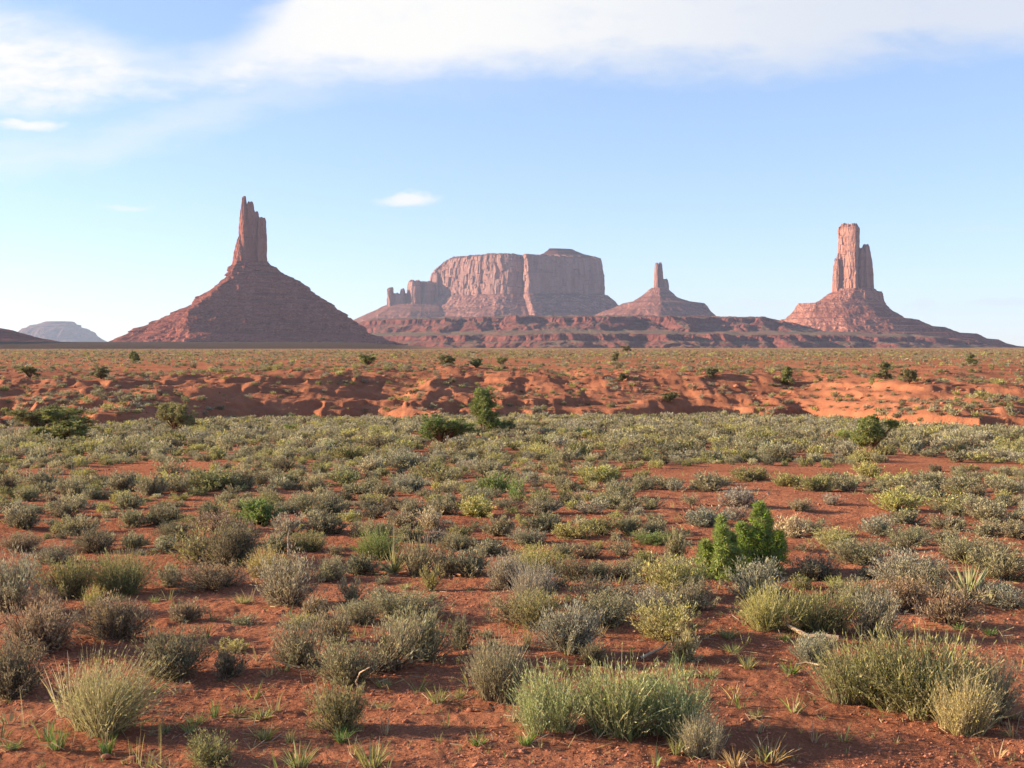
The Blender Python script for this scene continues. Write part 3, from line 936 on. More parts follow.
def rush_shape(seed, ns, height=0.65, wind=(0.0, 0.0), Wd=0.006, spread=0.85, leaves=5, L=0.05):
    """upright fine stems fanning from a low crown, width about 1"""
    r = np.random.default_rng(seed)
    a = r.uniform(0, 2 * math.pi, ns); q = np.sqrt(r.uniform(0, 1, ns))
    nc = 8
    ca, cq = r.uniform(0, 6.283, nc), 0.27 * np.sqrt(r.uniform(0, 1, nc)); ch = r.uniform(0.72, 1.1, nc)
    ci = r.integers(0, nc, ns)
    base = np.stack([0.09 * q * np.cos(a) + (cq * np.cos(ca))[ci], 0.09 * q * np.sin(a) + (cq * np.sin(ca))[ci], np.zeros(ns)], 1)
    tilt = np.abs(q * spread * r.uniform(0.3, 1.0, ns) + r.normal(0, 0.12, ns))
    a2 = np.arctan2(base[:, 1], base[:, 0]) * 0.5 + a * 0.5 + r.normal(0, 0.8, ns)
    a2 = np.where(r.random(ns) < 0.55, np.arctan2(base[:, 1], base[:, 0]) + r.normal(0, 0.7, ns), a + r.normal(0, 0.5, ns))
    d = np.stack([np.sin(tilt) * np.cos(a2) + wind[0], np.sin(tilt) * np.sin(a2) + wind[1], np.cos(tilt)], 1)
    ln = height * r.uniform(0.45, 1.08, ns) * ch[ci]
    ts = np.linspace(0, 1, 5)[None, :, None]
    droop = np.stack([d[:, 0] * 0.22, d[:, 1] * 0.22, -0.13 * np.sin(tilt)], 1)
    C = base[:, None] + d[:, None] * (ln[:, None, None] * ts) + droop[:, None] * ts ** 2 * ln[:, None, None]
    C = C + r.normal(0, 0.014, C.shape) * ts
    Ww = Wd * np.linspace(1.0, 0.35, 5)[None] * r.uniform(0.7, 1.4, (ns, 1))
    parts = [ribbons(C, Ww, r)]
    if leaves:
        t = r.uniform(0.35, 1.0, (ns, leaves))
        i = np.clip((t * 4).astype(int), 0, 3); f = (t * 4 - i)[..., None]
        rows = np.arange(ns)[:, None]
        P = C[rows, i] * (1 - f) + C[rows, i + 1] * f
        Dr = unit((C[rows, i + 1] - C[rows, i]) / 0.1 + r.normal(0, 0.45, P.shape))
        n = ns * leaves
        parts.append(blades(P.reshape(-1, 3), Dr.reshape(-1, 3), L * r.uniform(0.6, 1.4, n), Wd * 1.5 * r.uniform(0.7, 1.3, n), r))
    k = max(6, ns // 12)
    sel = r.integers(0, ns, k)
    wood = tubes(C[sel][:, :3], np.array([[0.006, 0.004, 0.003]]) * np.ones((k, 1)), 3)
    return norm(merge(parts), wood, 0.65)


def norm(leaf, wood, zf):
    (V, Q) = leaf
    sx = 0.5 / np.percentile(np.hypot(V[:, 0] - np.median(V[:, 0]), V[:, 1] - np.median(V[:, 1])), 95)
    sz = zf / np.percentile(V[:, 2], 97)
    k = np.array([sx, sx, sz])
    return (V * k, Q), (None if wood is None else (wood[0] * k, wood[1]))


def spike_shape(seed, n, width=0.03, height=0.7, thick=0.4):
    """yucca: stiff narrow leaves from one point"""
    r = np.random.default_rng(seed)
    a = r.uniform(0, 2 * math.pi, n); t = r.uniform(0.05, 1.35, n) ** 1.0
    d = np.stack([np.sin(t) * np.cos(a), np.sin(t) * np.sin(a), np.cos(t)], 1)
    ln = height * r.uniform(0.75, 1.1, n)
    ts = np.linspace(0, 1, 4)[None, :, None]
    C = np.array([0, 0, 0.03]) + d[:, None] * ts * ln[:, None, None] + np.array([0, 0, -0.06]) * ts ** 2
    C[..., 2] = np.maximum(C[..., 2], 0.01)
    Ww = width * np.array([1.0, 1.0, 0.7, 0.08])[None] * r.uniform(0.8, 1.2, (n, 1))
    return ribbons(C, Ww, r)


def grass_shape(seed, n, height=1.0, width=0.012, spread=0.5):
    r = np.random.default_rng(seed)
    a = r.uniform(0, 2 * math.pi, n); q = np.sqrt(r.uniform(0, 1, n))
    base = np.stack([0.2 * q * np.cos(a), 0.2 * q * np.sin(a), np.zeros(n)], 1)
    t = spread * r.uniform(0.1, 1.0, n)
    d = np.stack([np.sin(t) * np.cos(a), np.sin(t) * np.sin(a), np.cos(t)], 1)
    ln = height * r.uniform(0.45, 1.05, n)
    ts = np.linspace(0, 1, 4)[None, :, None]
    C = base[:, None] + d[:, None] * ts * ln[:, None, None] + (d * np.array([0.35, 0.35, -0.15]))[:, None] * ts ** 2 * ln[:, None, None]
    Ww = width * np.array([1, 0.85, 0.6, 0.1])[None] * r.uniform(0.7, 1.3, (n, 1))
    return ribbons(C, Ww, r)


# tints (base colours of leaves)
TINT = {
    'sage': (0.295, 0.269, 0.153), 'grey': (0.338, 0.309, 0.210), 'olive': (0.277, 0.264, 0.107), 'yellow': (0.413, 0.384, 0.139),
    'dark': (0.190, 0.171, 0.103), 'brown': (0.311, 0.229, 0.139), 'green': (0.218, 0.281, 0.086), 'pale': (0.458, 0.412, 0.234), 'moss': (0.345, 0.362, 0.156), 'straw': (0.522, 0.399, 0.194),
}
WORD = {'moss': 'fresh green', 'sage': 'grey-green', 'grey': 'pale grey', 'olive': 'olive green', 'yellow': 'yellow-green', 'dark': 'dark green', 'brown': 'brownish', 'green': 'bright green', 'pale': 'pale greenish', 'straw': 'straw yellow'}


def tinted(o, c, r=rng):
    j = 1 + r.normal(0, 0.07, 3) * 0.5
    v = (c[0] * j[0], c[1] * j[1], c[2] * j[2], 1)
    o.color = v
    for ch in o.children:
        ch.color = v
    return o


def proto_plant(name, leaf, wood, leafname='foliage', stemname='woody_stem'):
    e = bpy.data.objects.new(name, None)
    col.objects.link(e); e.empty_display_size = 0.2
    obj(leafname, mesh_np(leafname, *leaf), MAT_LEAF, e)
    if wood is not None:
        obj(stemname, mesh_np(stemname, *wood), MAT_STEM, e)
    return e


class Kind:
    """a plant kind: its variants; the first use of a variant takes the variant itself, later ones copies"""
    def __init__(s):
        s.protos, s.used = [], []

    def add(s, p):
        s.protos.append(p); s.used.append(False)

    def take(s, i=None):
        i = rng.integers(len(s.protos)) if i is None else i % len(s.protos)
        if not s.used[i]:
            s.used[i] = True
            return s.protos[i]
        return copy_tree(s.protos[i])

    def clean(s):
        for p, u in zip(s.protos, s.used):
            if not u:
                for ch in list(p.children):
                    bpy.data.objects.remove(ch)
                bpy.data.objects.remove(p)


SAGE_HI, SAGE_MID, RUSH_HI, RUSH_MID = Kind(), Kind(), Kind(), Kind()
for i in range(6):
    SAGE_HI.add(proto_plant('sagebrush', *sage_shape(100 + i, 150, 44, 0.042, 0.0085, lobes=9)))
for i in range(3):                                       # ragged, half-dead, low spreading ones
    SAGE_HI.add(proto_plant('sagebrush', *sage_shape(160 + i, (70, 110, 190)[i], (26, 40, 40)[i], 0.045, 0.0085, lobes=(4, 3, 14)[i])))
    SAGE_MID.add(proto_plant('sagebrush', *sage_shape(260 + i, (46, 70, 120)[i], (18, 28, 28)[i], 0.065, 0.018, lobes=(4, 3, 13)[i])))
for i in range(6):
    SAGE_MID.add(proto_plant('sagebrush', *sage_shape(200 + i, 100, 28, 0.065, 0.019, lobes=7)))
for i in range(4):
    RUSH_HI.add(proto_plant('rabbitbrush', *rush_shape(300 + i, 800, Wd=0.0065, leaves=8, L=0.04)))
for i in range(4):
    RUSH_MID.add(proto_plant('rabbitbrush', *rush_shape(340 + i, 240, Wd=0.013, leaves=5, L=0.06)))

# catalogue of the shrubs one can tell apart: (x, foot y, width, height, kind, tint) in picture pixels
CAT = [
    (10, 702, 74, 52, 's', 'dark'), (42, 657, 84, 46, 's', 'brown'), (115, 644, 62, 40, 's', 'brown'), (172, 685, 74, 46, 's', 'dark'), (228, 681, 32, 28, 's', 'dark'),
    (187, 624, 34, 20, 's', 'brown'), (12, 616, 62, 55, 's', 'grey'), (215, 771, 64, 30, 's', 'olive'),
    (300, 669, 64, 48, 's', 'sage'), (335, 646, 52, 38, 's', 'sage'), (345, 690, 62, 40, 's', 'sage'), (382, 678, 72, 56, 's', 'sage'), (420, 664, 62, 48, 's', 'sage'), (459, 651, 26, 30, 's', 'dark'),
    (340, 737, 52, 46, 's', 'olive'), (494, 706, 64, 62, 'r', 'sage'),
    (545, 740, 84, 60, 'r', 'moss'), (612, 742, 96, 70, 'r', 'moss'), (678, 744, 84, 70, 'r', 'moss'), (702, 760, 46, 40, 'r', 'pale'),
    (570, 657, 60, 45, 's', 'grey'), (540, 634, 56, 38, 's', 'olive'), (605, 629, 62, 30, 's', 'sage'), (668, 646, 72, 36, 's', 'yellow'), (686, 661, 32, 26, 's', 'straw'), (592, 667, 32, 20, 's', 'dark'),
    (866, 714, 106, 68, 'r', 'olive'), (930, 724, 118, 82, 'r', 'olive'), (984, 728, 70, 62, 'r', 'sage'), (962, 738, 62, 56, 'r', 'straw'),
    (775, 637, 66, 44, 'r', 'yellow'), (822, 637, 66, 42, 'r', 'olive'), (876, 640, 48, 44, 's', 'grey'), (945, 629, 64, 46, 's', 'brown'), (812, 666, 42, 26, 's', 'grey'),
    # 560..620
    (42, 620, 44, 26, 's', 'brown'), (68, 601, 56, 38, 's', 'olive'), (126, 596, 76, 42, 'r', 'olive'), (172, 588, 30, 20, 's', 'sage'), (215, 593, 74, 26, 's', 'brown'), (92, 608, 24, 20, 'r', 'yellow'),
    (206, 570, 96, 36, 's', 'olive'), (232, 568, 54, 40, 's', 'dark'), (288, 609, 62, 48, 's', 'grey'), (270, 580, 48, 28, 'r', 'yellow'), (325, 583, 42, 22, 's', 'sage'), (350, 606, 26, 24, 's', 'sage'),
    (380, 561, 52, 28, 'r', 'green'), (364, 576, 34, 18, 's', 'dark'), (424, 577, 40, 38, 'r', 'sage'), (448, 578, 36, 24, 's', 'sage'), (472, 578, 38, 25, 's', 'sage'), (430, 592, 22, 22, 's', 'olive'),
    (508, 592, 42, 34, 's', 'grey'), (312, 622, 40, 22, 's', 'brown'), (398, 622, 78, 24, 's', 'sage'), (360, 628, 44, 24, 's', 'sage'), (524, 628, 62, 30, 's', 'sage'),
    (536, 610, 48, 44, 'r', 'grey'), (540, 577, 64, 26, 'r', 'yellow'), (572, 582, 48, 26, 's', 'dark'), (600, 580, 34, 16, 's', 'sage'), (628, 580, 42, 16, 's', 'sage'), (642, 568, 30, 14, 's', 'olive'),
    (676, 602, 74, 38, 's', 'yellow'), (677, 576, 52, 18, 's', 'sage'), (694, 614, 52, 28, 's', 'sage'), (608, 614, 72, 28, 's', 'dark'), (650, 620, 70, 24, 's', 'grey'),
    (756, 602, 64, 36, 's', 'grey'), (818, 583, 52, 21, 's', 'dark'), (860, 568, 58, 24, 's', 'sage'), (870, 580, 28, 12, 's', 'dark'), (837, 591, 22, 14, 'r', 'yellow'), (805, 553, 32, 10, 's', 'dark'),
    (908, 592, 80, 34, 's', 'grey'), (930, 602, 72, 30, 's', 'sage'), (998, 582, 62, 30, 's', 'sage'), (965, 566, 70, 26, 's', 'sage'), (1012, 612, 50, 26, 's', 'grey'), (900, 614, 62, 28, 's', 'brown'), (860, 612, 60, 26, 's', 'sage'),
    # 510..560
    (95, 554, 50, 26, 's', 'dark'), (25, 553, 46, 19, 's', 'brown'), (55, 566, 46, 18, 's', 'sage'), (135, 549, 28, 17, 's', 'sage'), (172, 541, 44, 18, 's', 'dark'), (165, 553, 32, 16, 's', 'grey'), (240, 547, 30, 20, 's', 'sage'),
    (20, 530, 36, 22, 's', 'dark'), (62, 519, 42, 18, 's', 'dark'), (58, 536, 32, 16, 's', 'olive'), (80, 536, 38, 20, 's', 'sage'), (128, 510, 30, 19, 's', 'sage'), (133, 528, 34, 20, 's', 'sage'), (160, 527, 38, 21, 's', 'dark'),
    (212, 520, 28, 20, 's', 'dark'), (222, 534, 54, 22, 's', 'brown'), (285, 538, 42, 24, 's', 'grey'), (326, 536, 48, 24, 's', 'dark'), (310, 553, 52, 22, 's', 'olive'), (274, 554, 38, 20, 's', 'sage'), (336, 557, 20, 13, 's', 'sage'),
    (360, 537, 30, 14, 's', 'sage'), (378, 541, 32, 21, 's', 'sage'), (400, 528, 42, 18, 's', 'sage'), (412, 543, 30, 18, 's', 'sage'), (433, 531, 38, 23, 's', 'pale'), (437, 543, 24, 14, 's', 'grey'), (460, 541, 30, 16, 's', 'olive'), (500, 537, 32, 22, 's', 'sage'),
    (458, 553, 42, 18, 's', 'sage'), (487, 557, 36, 17, 's', 'sage'), (325, 517, 42, 18, 's', 'dark'), (332, 506, 22, 17, 's', 'sage'), (400, 512, 32, 16, 's', 'dark'), (376, 519, 38, 16, 's', 'dark'), (481, 518, 52, 20, 's', 'yellow'),
    (540, 533, 50, 18, 's', 'dark'), (574, 540, 42, 16, 's', 'yellow'), (600, 536, 38, 22, 's', 'olive'), (628, 535, 36, 20, 's', 'sage'), (655, 536, 30, 16, 's', 'sage'), (676, 541, 26, 14, 's', 'dark'), (652, 547, 44, 14, 's', 'green'),
    (675, 562, 24, 30, 's', 'sage'), (624, 557, 32, 20, 's', 'sage'), (590, 560, 28, 16, 's', 'dark'), (560, 559, 34, 15, 's', 'sage'), (528, 546, 42, 17, 's', 'grey'), (708, 528, 52, 20, 's', 'grey'), (735, 522, 30, 18, 's', 'grey'),
    (543, 516, 42, 18, 's', 'sage'), (590, 516, 42, 18, 's', 'grey'), (788, 538, 36, 24, 's', 'pale'), (812, 535, 32, 18, 's', 'sage'), (835, 551, 56, 22, 's', 'yellow'), (880, 537, 40, 22, 's', 'grey'), (908, 547, 48, 20, 's', 'sage'),
    (905, 526, 40, 16, 's', 'sage'), (945, 531, 38, 16, 's', 'sage'), (948, 544, 34, 14, 's', 'dark'), (990, 523, 52, 22, 's', 'sage'), (985, 538, 46, 18, 's', 'sage'), (895, 513, 50, 22, 's', 'yellow'), (950, 510, 52, 19, 's', 'yellow'), (800, 513, 30, 14, 's', 'sage'), (1016, 540, 36, 20, 's', 'sage'),
    # 478..510
    (6, 494, 24, 22, 's', 'dark'), (27, 502, 28, 17, 's', 'sage'), (42, 488, 46, 18, 's', 'sage'), (75, 499, 38, 22, 's', 'sage'), (120, 492, 36, 22, 's', 'sage'), (150, 496, 30, 22, 's', 'sage'), (178, 493, 40, 20, 's', 'sage'), (212, 492, 56, 24, 's', 'olive'), (242, 490, 30, 22, 's', 'sage'),
    (52, 503, 16, 9, 's', 'brown'), (262, 487, 24, 16, 's', 'dark'), (290, 487, 32, 16, 's', 'sage'), (315, 494, 26, 16, 's', 'dark'), (345, 487, 40, 18, 's', 'olive'), (370, 492, 22, 14, 's', 'sage'), (385, 497, 24, 14, 's', 'sage'), (410, 492, 34, 17, 's', 'grey'), (440, 484, 52, 17, 's', 'olive'), (465, 492, 32, 13, 's', 'sage'), (498, 493, 36, 20, 's', 'green'),
    (270, 504, 26, 18, 's', 'sage'), (517, 501, 22, 26, 's', 'green'), (570, 506, 24, 12, 's', 'dark'), (600, 482, 52, 18, 's', 'yellow'), (617, 501, 40, 20, 's', 'sage'), (565, 492, 30, 13, 's', 'sage'), (650, 510, 26, 14, 's', 'sage'), (645, 486, 20, 9, 's', 'brown'), (670, 490, 38, 14, 's', 'sage'),
    (710, 492, 46, 20, 's', 'sage'), (740, 509, 44, 22, 's', 'grey'), (750, 482, 42, 15, 's', 'olive'), (790, 487, 32, 15, 's', 'yellow'), (815, 492, 38, 18, 's', 'olive'), (850, 492, 36, 20, 's', 'sage'), (830, 506, 24, 12, 's', 'grey'), (960, 493, 42, 17, 's', 'sage'), (905, 490, 44, 16, 's', 'sage'), (1008, 496, 36, 17, 's', 'sage'), (690, 506, 20, 12, 's', 'sage'),
    (932, 486, 36, 14, 's', 'sage'), (868, 478, 40, 16, 's', 'yellow'), (405, 470, 44, 20, 's', 'grey'), (370, 474, 30, 18, 's', 'pale'), (168, 478, 40, 24, 's', 'sage'), (282, 472, 26, 16, 's', 'dark'), (490, 478, 44, 18, 's', 'sage'), (430, 478, 30, 16, 's', 'olive'),
]
LAND = [('the windblown pale bush', 100, 700), ('the spiky yucca', 395, 574), ('the twin green junipers', 745, 562), ('the twisted dead stump', 690, 515), ('the bleached log', 812, 642),
        ('the broad silvery bush clump', 915, 700), ('the long green clump', 612, 720), ('the round bright green shrub', 260, 520), ('the white dry stalks', 60, 478), ('the pale yucca', 970, 596)]
placed = []            # (x, y, radius) of everything that stands
ORD = ['', 'second ', 'third ', 'fourth ', 'fifth ', 'sixth ', 'seventh ', 'eighth ', 'ninth ', 'tenth ', 'eleventh ', 'twelfth ', 'thirteenth ', 'fourteenth ', 'fifteenth ', 'sixteenth ']


def size_word(w):
    return 'large' if w > 58 else 'medium' if w > 38 else 'small'


def stand(o, px, py, w, h, depth=None, rot=None, zf=0.55, hf=0.93, sink=0.02):
    """put a plant of template width 1 and height zf so that it covers w x h pixels with its near foot at (px, py)"""
    g = ground_at(px, min(py, 790))
    d = g[1]
    ww = w * d / F
    gx, gy = g[0] * (1 + 0.36 * ww / d), g[1] + 0.36 * ww
    z = float(ground_z(gx, gy, False))
    hh = h * d / F * hf
    o.location = (gx, gy, z - sink * hh)
    o.rotation_euler = (0, 0, rng.uniform(0, 6.28) if rot is None else rot)
    o.scale = (ww, ww * (depth or rng.uniform(0.8, 1.0)), hh / zf) if rot is not None else (ww, ww, hh / zf)
    placed.append((gx, gy, ww * 0.5))
    return o


labels = []
for (x, y, w, h, k, t) in CAT:
    near = w > 40 and y > 540
    kind = (SAGE_HI if near else SAGE_MID) if k == 's' else (RUSH_HI if near else RUSH_MID)
    o = kind.take()
    stand(o, x, y, w * (1.04 if y > 560 else 0.94), h * (1.0 if y > 560 else 0.84), zf=0.53 if k == 's' else 0.66)
    tinted(o, TINT[t])
    noun = 'sagebrush' if k == 's' else 'rabbitbrush'
    best = min(LAND, key=lambda L_: math.hypot(x - L_[1], (y - L_[2]) * 1.8))
    dx, dy = x - best[1], (y - best[2]) * 1.8
    rel = ('right of ' if dx > 0 else 'left of ') if abs(dx) > abs(dy) else ('in front of ' if dy > 0 else 'beyond ')
    labels.append((o, (size_word(w), WORD[t], noun, rel + best[0]), math.hypot(dx, dy)))
seen = {}
for o, key, dist in sorted(labels, key=lambda q: q[2]):
    i = seen.get(key, 0); seen[key] = i + 1
    tag(o, f'{key[0]} {key[1]} {key[2]}, {ORD[i]}nearest of its kind {key[3]}' if True else '', 'shrub',
        'sagebrush shrubs over the red flat' if key[2] == 'sagebrush' else 'rabbitbrush clumps over the red flat')
N_SAGE = sum(1 for c in CAT if c[4] == 's')

# ------------------------------------------------------------------ single plants and dead wood
# windblown pale bush
e = proto_plant('rabbitbrush', *rush_shape(901, 1100, height=0.85, wind=(0.22, -0.05), Wd=0.006, leaves=8, L=0.045))
stand(e, 100, 745, 118, 92, zf=0.80, rot=0.0)
tag(tinted(e, (0.40, 0.36, 0.17)), 'tall pale windblown rabbitbrush leaning over the bare red soil', 'shrub', 'rabbitbrush clumps over the red flat')
# feathery seed heads of the windblown grass
e = bpy.data.objects.new('feather_grass', None); col.objects.link(e)
v = grass_shape(907, 46, 1.0, 0.018, 0.55)
obj('seed_head', mesh_np('seed_head', *v), MAT_LEAF, e)
stand(e, 72, 722, 70, 80, zf=0.95, rot=0.3)
tag(tinted(e, (0.50, 0.38, 0.22)), 'dry tan feathery grass standing against the windblown pale bush', 'grass tuft')
# round bright green shrub
e = proto_plant('green_shrub', *sage_shape(911, 130, 40, 0.06, 0.022, lobes=8))
stand(e, 260, 526, 40, 23, zf=0.55, hf=0.95)
tag(tinted(e, (0.20, 0.27, 0.075)), 'round bright green shrub alone on bare red ground', 'shrub')
# yuccas
e = bpy.data.objects.new('yucca', None); col.objects.link(e)
obj('leaf_rosette', mesh_np('leaf_rosette', *spike_shape(921, 70, 0.035)), MAT_LEAF, e)
stand(e, 394, 576, 36, 34, zf=0.7)
tag(tinted(e, (0.33, 0.31, 0.14)), 'spiky yucca with narrow pale leaves spread like a star', 'yucca', 'yuccas among the shrubs')
ys = bpy.data.objects.new('flower_stalk', mesh_np('flower_stalk', *tubes(np.array([[(0, 0, 0), (0.01, 0, .5), (-0.01, 0, 1.0), (0, 0, 1.3)]], float), np.array([[.014, .012, .010, .004]]))))
col.objects.link(ys); ys.parent = e; ys.data.materials.append(MAT_PALE)
e = bpy.data.objects.new('yucca', None); col.objects.link(e)
obj('leaf_rosette', mesh_np('leaf_rosette', *spike_shape(931, 90, 0.04, 0.85)), MAT_LEAF, e)
stand(e, 968, 606, 54, 44, zf=0.85)
tag(tinted(e, (0.30, 0.30, 0.14)), 'pale yucca with broad upright leaves standing in grey sagebrush', 'yucca', 'yuccas among the shrubs')
e = bpy.data.objects.new('yucca', None); col.objects.link(e)
obj('leaf_rosette', mesh_np('leaf_rosette', *spike_shape(941, 50, 0.045, 0.85)), MAT_LEAF, e)
stand(e, 990, 608, 24, 26, zf=0.85)
tag(tinted(e, (0.36, 0.34, 0.17)), 'small narrow yucca just right of the pale yucca', 'yucca', 'yuccas among the shrubs')


def cone_shape(z):
    return 0.5 * (1 - z) ** 0.62 * min(1, z * 5 + 0.55)


def round_shape(z):
    return 0.5 * math.sqrt(max(0.02, 1 - (2 * z - 0.85) ** 2 / 1.45))


def upright_shape(z):
    return 0.46 * (0.55 + 0.45 * math.sin(z * 9 + 1)) * math.sqrt(max(0.03, 1 - (2 * z - 0.8) ** 2 / 1.6)) + 0.03


# junipers
def juniper_shape(seed, shape, n_clump, n_leaf, L, Wd, cone=False, trunk_r=0.035):
    """crown width 1, height 1 for scaling; clumps of scale leaves round limbs that spring from a short trunk"""
    r = np.random.default_rng(seed)
    if cone:
        m = 5
        hgt = np.array([1.0, 0.86, 0.72, 0.6, 0.5]); off = np.array([0.04, 0.22, 0.26, 0.32, 0.34])
        la = r.uniform(0, 6.283) + np.arange(m) * 2.4
    elif shape is round_shape:
        m = 11
        lz = r.uniform(0.16, 0.72, m); off = r.uniform(0.05, 0.34, m); lr = r.uniform(0.12, 0.23, m)
    else:
        m = 12
        lz = np.linspace(0.12, 0.86, m) + r.normal(0, 0.03, m); off = r.uniform(0.05, 0.26, m) * (1.15 - lz); lr = r.uniform(0.10, 0.19, m)
    if cone:
        k = r.choice(m, n_clump, p=hgt / hgt.sum())
        zz = hgt[k] * r.uniform(0.03, 1.0, n_clump)
        rr = (0.20 * (1 - zz / hgt[k]) ** 0.8 + 0.015) * r.uniform(0.35, 1.15, n_clump); ra = r.uniform(0, 6.283, n_clump)
        cl = np.stack([off[k] * np.cos(la[k]) * (0.6 + 0.4 * zz) + rr * np.cos(ra), off[k] * np.sin(la[k]) * (0.6 + 0.4 * zz) + rr * np.sin(ra), zz], 1)
    else:
        la = r.uniform(0, 6.283, m)
        lc = np.stack([off * np.cos(la), off * np.sin(la), lz], 1)
        k = r.integers(0, m, n_clump)
        cl = lc[k] + unit(r.normal(size=(n_clump, 3)) + np.array([0, 0, 0.2])) * (lr[k] * r.uniform(0.45, 1.1, n_clump))[:, None]
    cl[:, 2] = np.clip(cl[:, 2], 0.02, 1.1)
    size = r.uniform(0.02, 0.06, n_clump)
    d = unit(r.normal(size=(n_clump, n_leaf, 3)) + np.array([0, 0, 0.3]))
    P = cl[:, None] + d * (size[:, None] * r.uniform(0.15, 1.0, (n_clump, n_leaf)))[..., None]
    P[..., 2] = np.maximum(P[..., 2], 0.01)
    Dr = unit(d + r.normal(0, 0.4, d.shape) + np.array([0, 0, 0.5]))
    n = n_clump * n_leaf
    leaf = blades(P.reshape(-1, 3), Dr.reshape(-1, 3), L * r.uniform(0.6, 1.4, n), Wd * r.uniform(0.7, 1.3, n), r)
    k = min(n_clump, 40)
    sel = r.permutation(n_clump)[:k]
    ts = np.linspace(0, 1, 5)[None, :, None]
    st = np.stack([np.zeros(k), np.zeros(k), cl[sel][:, 2] * (0.55 if cone else 0.12)], 1)
    C = st[:, None] * (1 - ts) + cl[sel][:, None] * ts + np.array([0, 0, -0.05]) * (ts * (1 - ts)) * 2
    limbs = tubes(C, np.linspace(0.014, 0.004, 5)[None] * np.ones((k, 1)), 4)
    tz = np.linspace(-0.06, 0.86 if cone else 0.4, 6)
    Ct = np.stack([0.01 * np.sin(tz * 9), 0.01 * np.cos(tz * 7), tz], 1)[None]
    trunk = tubes(Ct, np.linspace(trunk_r, 0.008, 6)[None], 7)
    return norm(leaf, merge([trunk, limbs]), 1.0)


def juniper(px, py, w, h, shape, tint, label, seed, nc=210, nl=44, L=0.065, Wd=0.017, cone=False, group='junipers over the scrubland'):
    leaf, wood = juniper_shape(seed, shape, nc, nl, L, Wd, cone)
    e = bpy.data.objects.new('juniper_tree', None); col.objects.link(e)
    obj('crown', mesh_np('crown', *leaf), MAT_LEAF, e)
    obj('trunk', mesh_np('trunk', *wood), MAT_BARK, e)
    stand(e, px, py, w, h, zf=1.0, hf=1.0)
    tag(tinted(e, tuple(v * (1.3 if cone else 1.6) for v in tint)), label, 'juniper', group)
    return e


GREEN = (0.115, 0.175, 0.040)
DKGREEN = (0.090, 0.115, 0.038)
juniper(722, 581, 44, 56, cone_shape, (0.205, 0.265, 0.06), 'shorter of the twin bright green young junipers', 1001, 520, 44, 0.075, 0.010, True)
juniper(758, 577, 52, 66, cone_shape, (0.195, 0.255, 0.058), 'taller of the twin bright green young junipers', 1002, 560, 44, 0.066, 0.009, True)
juniper(66, 442, 58, 31, round_shape, (0.15, 0.155, 0.05), 'broad round olive juniper at the foot of the red bank', 1011)
juniper(38, 430, 46, 22, round_shape, (0.13, 0.14, 0.05), 'dark juniper just behind the broad round olive juniper', 1012)
juniper(175, 431, 38, 26, round_shape, (0.16, 0.155, 0.065), 'grey-olive juniper with dark base below a crumbling red bank', 1013)
juniper(442, 446, 54, 27, round_shape, (0.105, 0.135, 0.04), 'low wide dark juniper left of the tall upright juniper', 1014)
juniper(484, 435, 34, 44, upright_shape, (0.12, 0.155, 0.045), 'tall upright juniper in front of the red bank', 1015)
juniper(507, 434, 24, 14, round_shape, (0.10, 0.12, 0.045), 'small dark juniper just right of the tall upright juniper', 1016, 90, 36)
juniper(872, 452, 48, 34, round_shape, (0.135, 0.165, 0.05), 'lone leafy juniper in pale scrub below the right-hand red spur', 1017)
juniper(846, 444, 18, 14, round_shape, (0.17, 0.20, 0.05), 'small bright juniper touching the lone leafy juniper', 1018, 80, 30)
juniper(127, 433, 10, 7, round_shape, (0.12, 0.15, 0.05), 'tiny green juniper right of the broad round olive juniper', 1019, 50, 24, 0.08, 0.03)
juniper(290, 433, 14, 9, round_shape, (0.12, 0.17, 0.045), 'tiny green juniper in pale scrub below the bank', 1020, 50, 24, 0.08, 0.03)
UP = [(133, 362, 15, 11, 'round dark juniper on the flat above the bank, beneath the dark cone'), (30, 379, 20, 13, 'dark juniper on the bank slope above the broad round olive juniper'),
      (101, 380, 20, 13, 'juniper on the bank slope above the crumbling red gullies'), (368, 366, 22, 12, 'broad juniper on the flat above the bank left of the mesa'),
      (447, 366, 22, 12, 'widest juniper on the flat straight above the low wide juniper'), (476, 368, 16, 10, 'juniper on the flat above the tall upright juniper'), (503, 366, 15, 9, 'low juniper on the flat below the middle of the mesa'),
      (615, 362, 11, 10, 'bright small juniper on the flat below the small needle butte'), (712, 380, 17, 11, 'juniper at the lip of the bank above the bare red slope'), (788, 386, 14, 20, 'narrow upright green juniper on the bank among red hummocks'),
      (885, 380, 17, 18, 'upright juniper on the hummocks below the square tower'), (909, 388, 20, 16, 'round juniper at the base of a red hummock below the square tower'), (971, 366, 11, 12, 'small juniper on the flat near the skyline end of the stepped slopes'),
      (622, 381, 14, 8, 'low juniper on the lip of the bare red bank'), (668, 404, 18, 11, 'low juniper halfway up the bare red bank'), (626, 351.5, 12, 6, 'far dark juniper alone on the edge of the plain')]
for i, (x, y, w, h, lb) in enumerate(UP):
    juniper(x, y, w * 0.88, h * 0.9, upright_shape if h > w else round_shape, (0.125, 0.125, 0.06) if i % 3 else (0.14, 0.15, 0.06), lb, 1100 + i, 80, 30, 0.09, 0.045)


def polyline_tubes(lines):
    parts = []
    for pts, r0, r1 in lines:
        C = np.array([pts], float)
        parts.append(tubes(C, np.linspace(r0, r1, len(pts))[None], 6))
    return merge(parts)


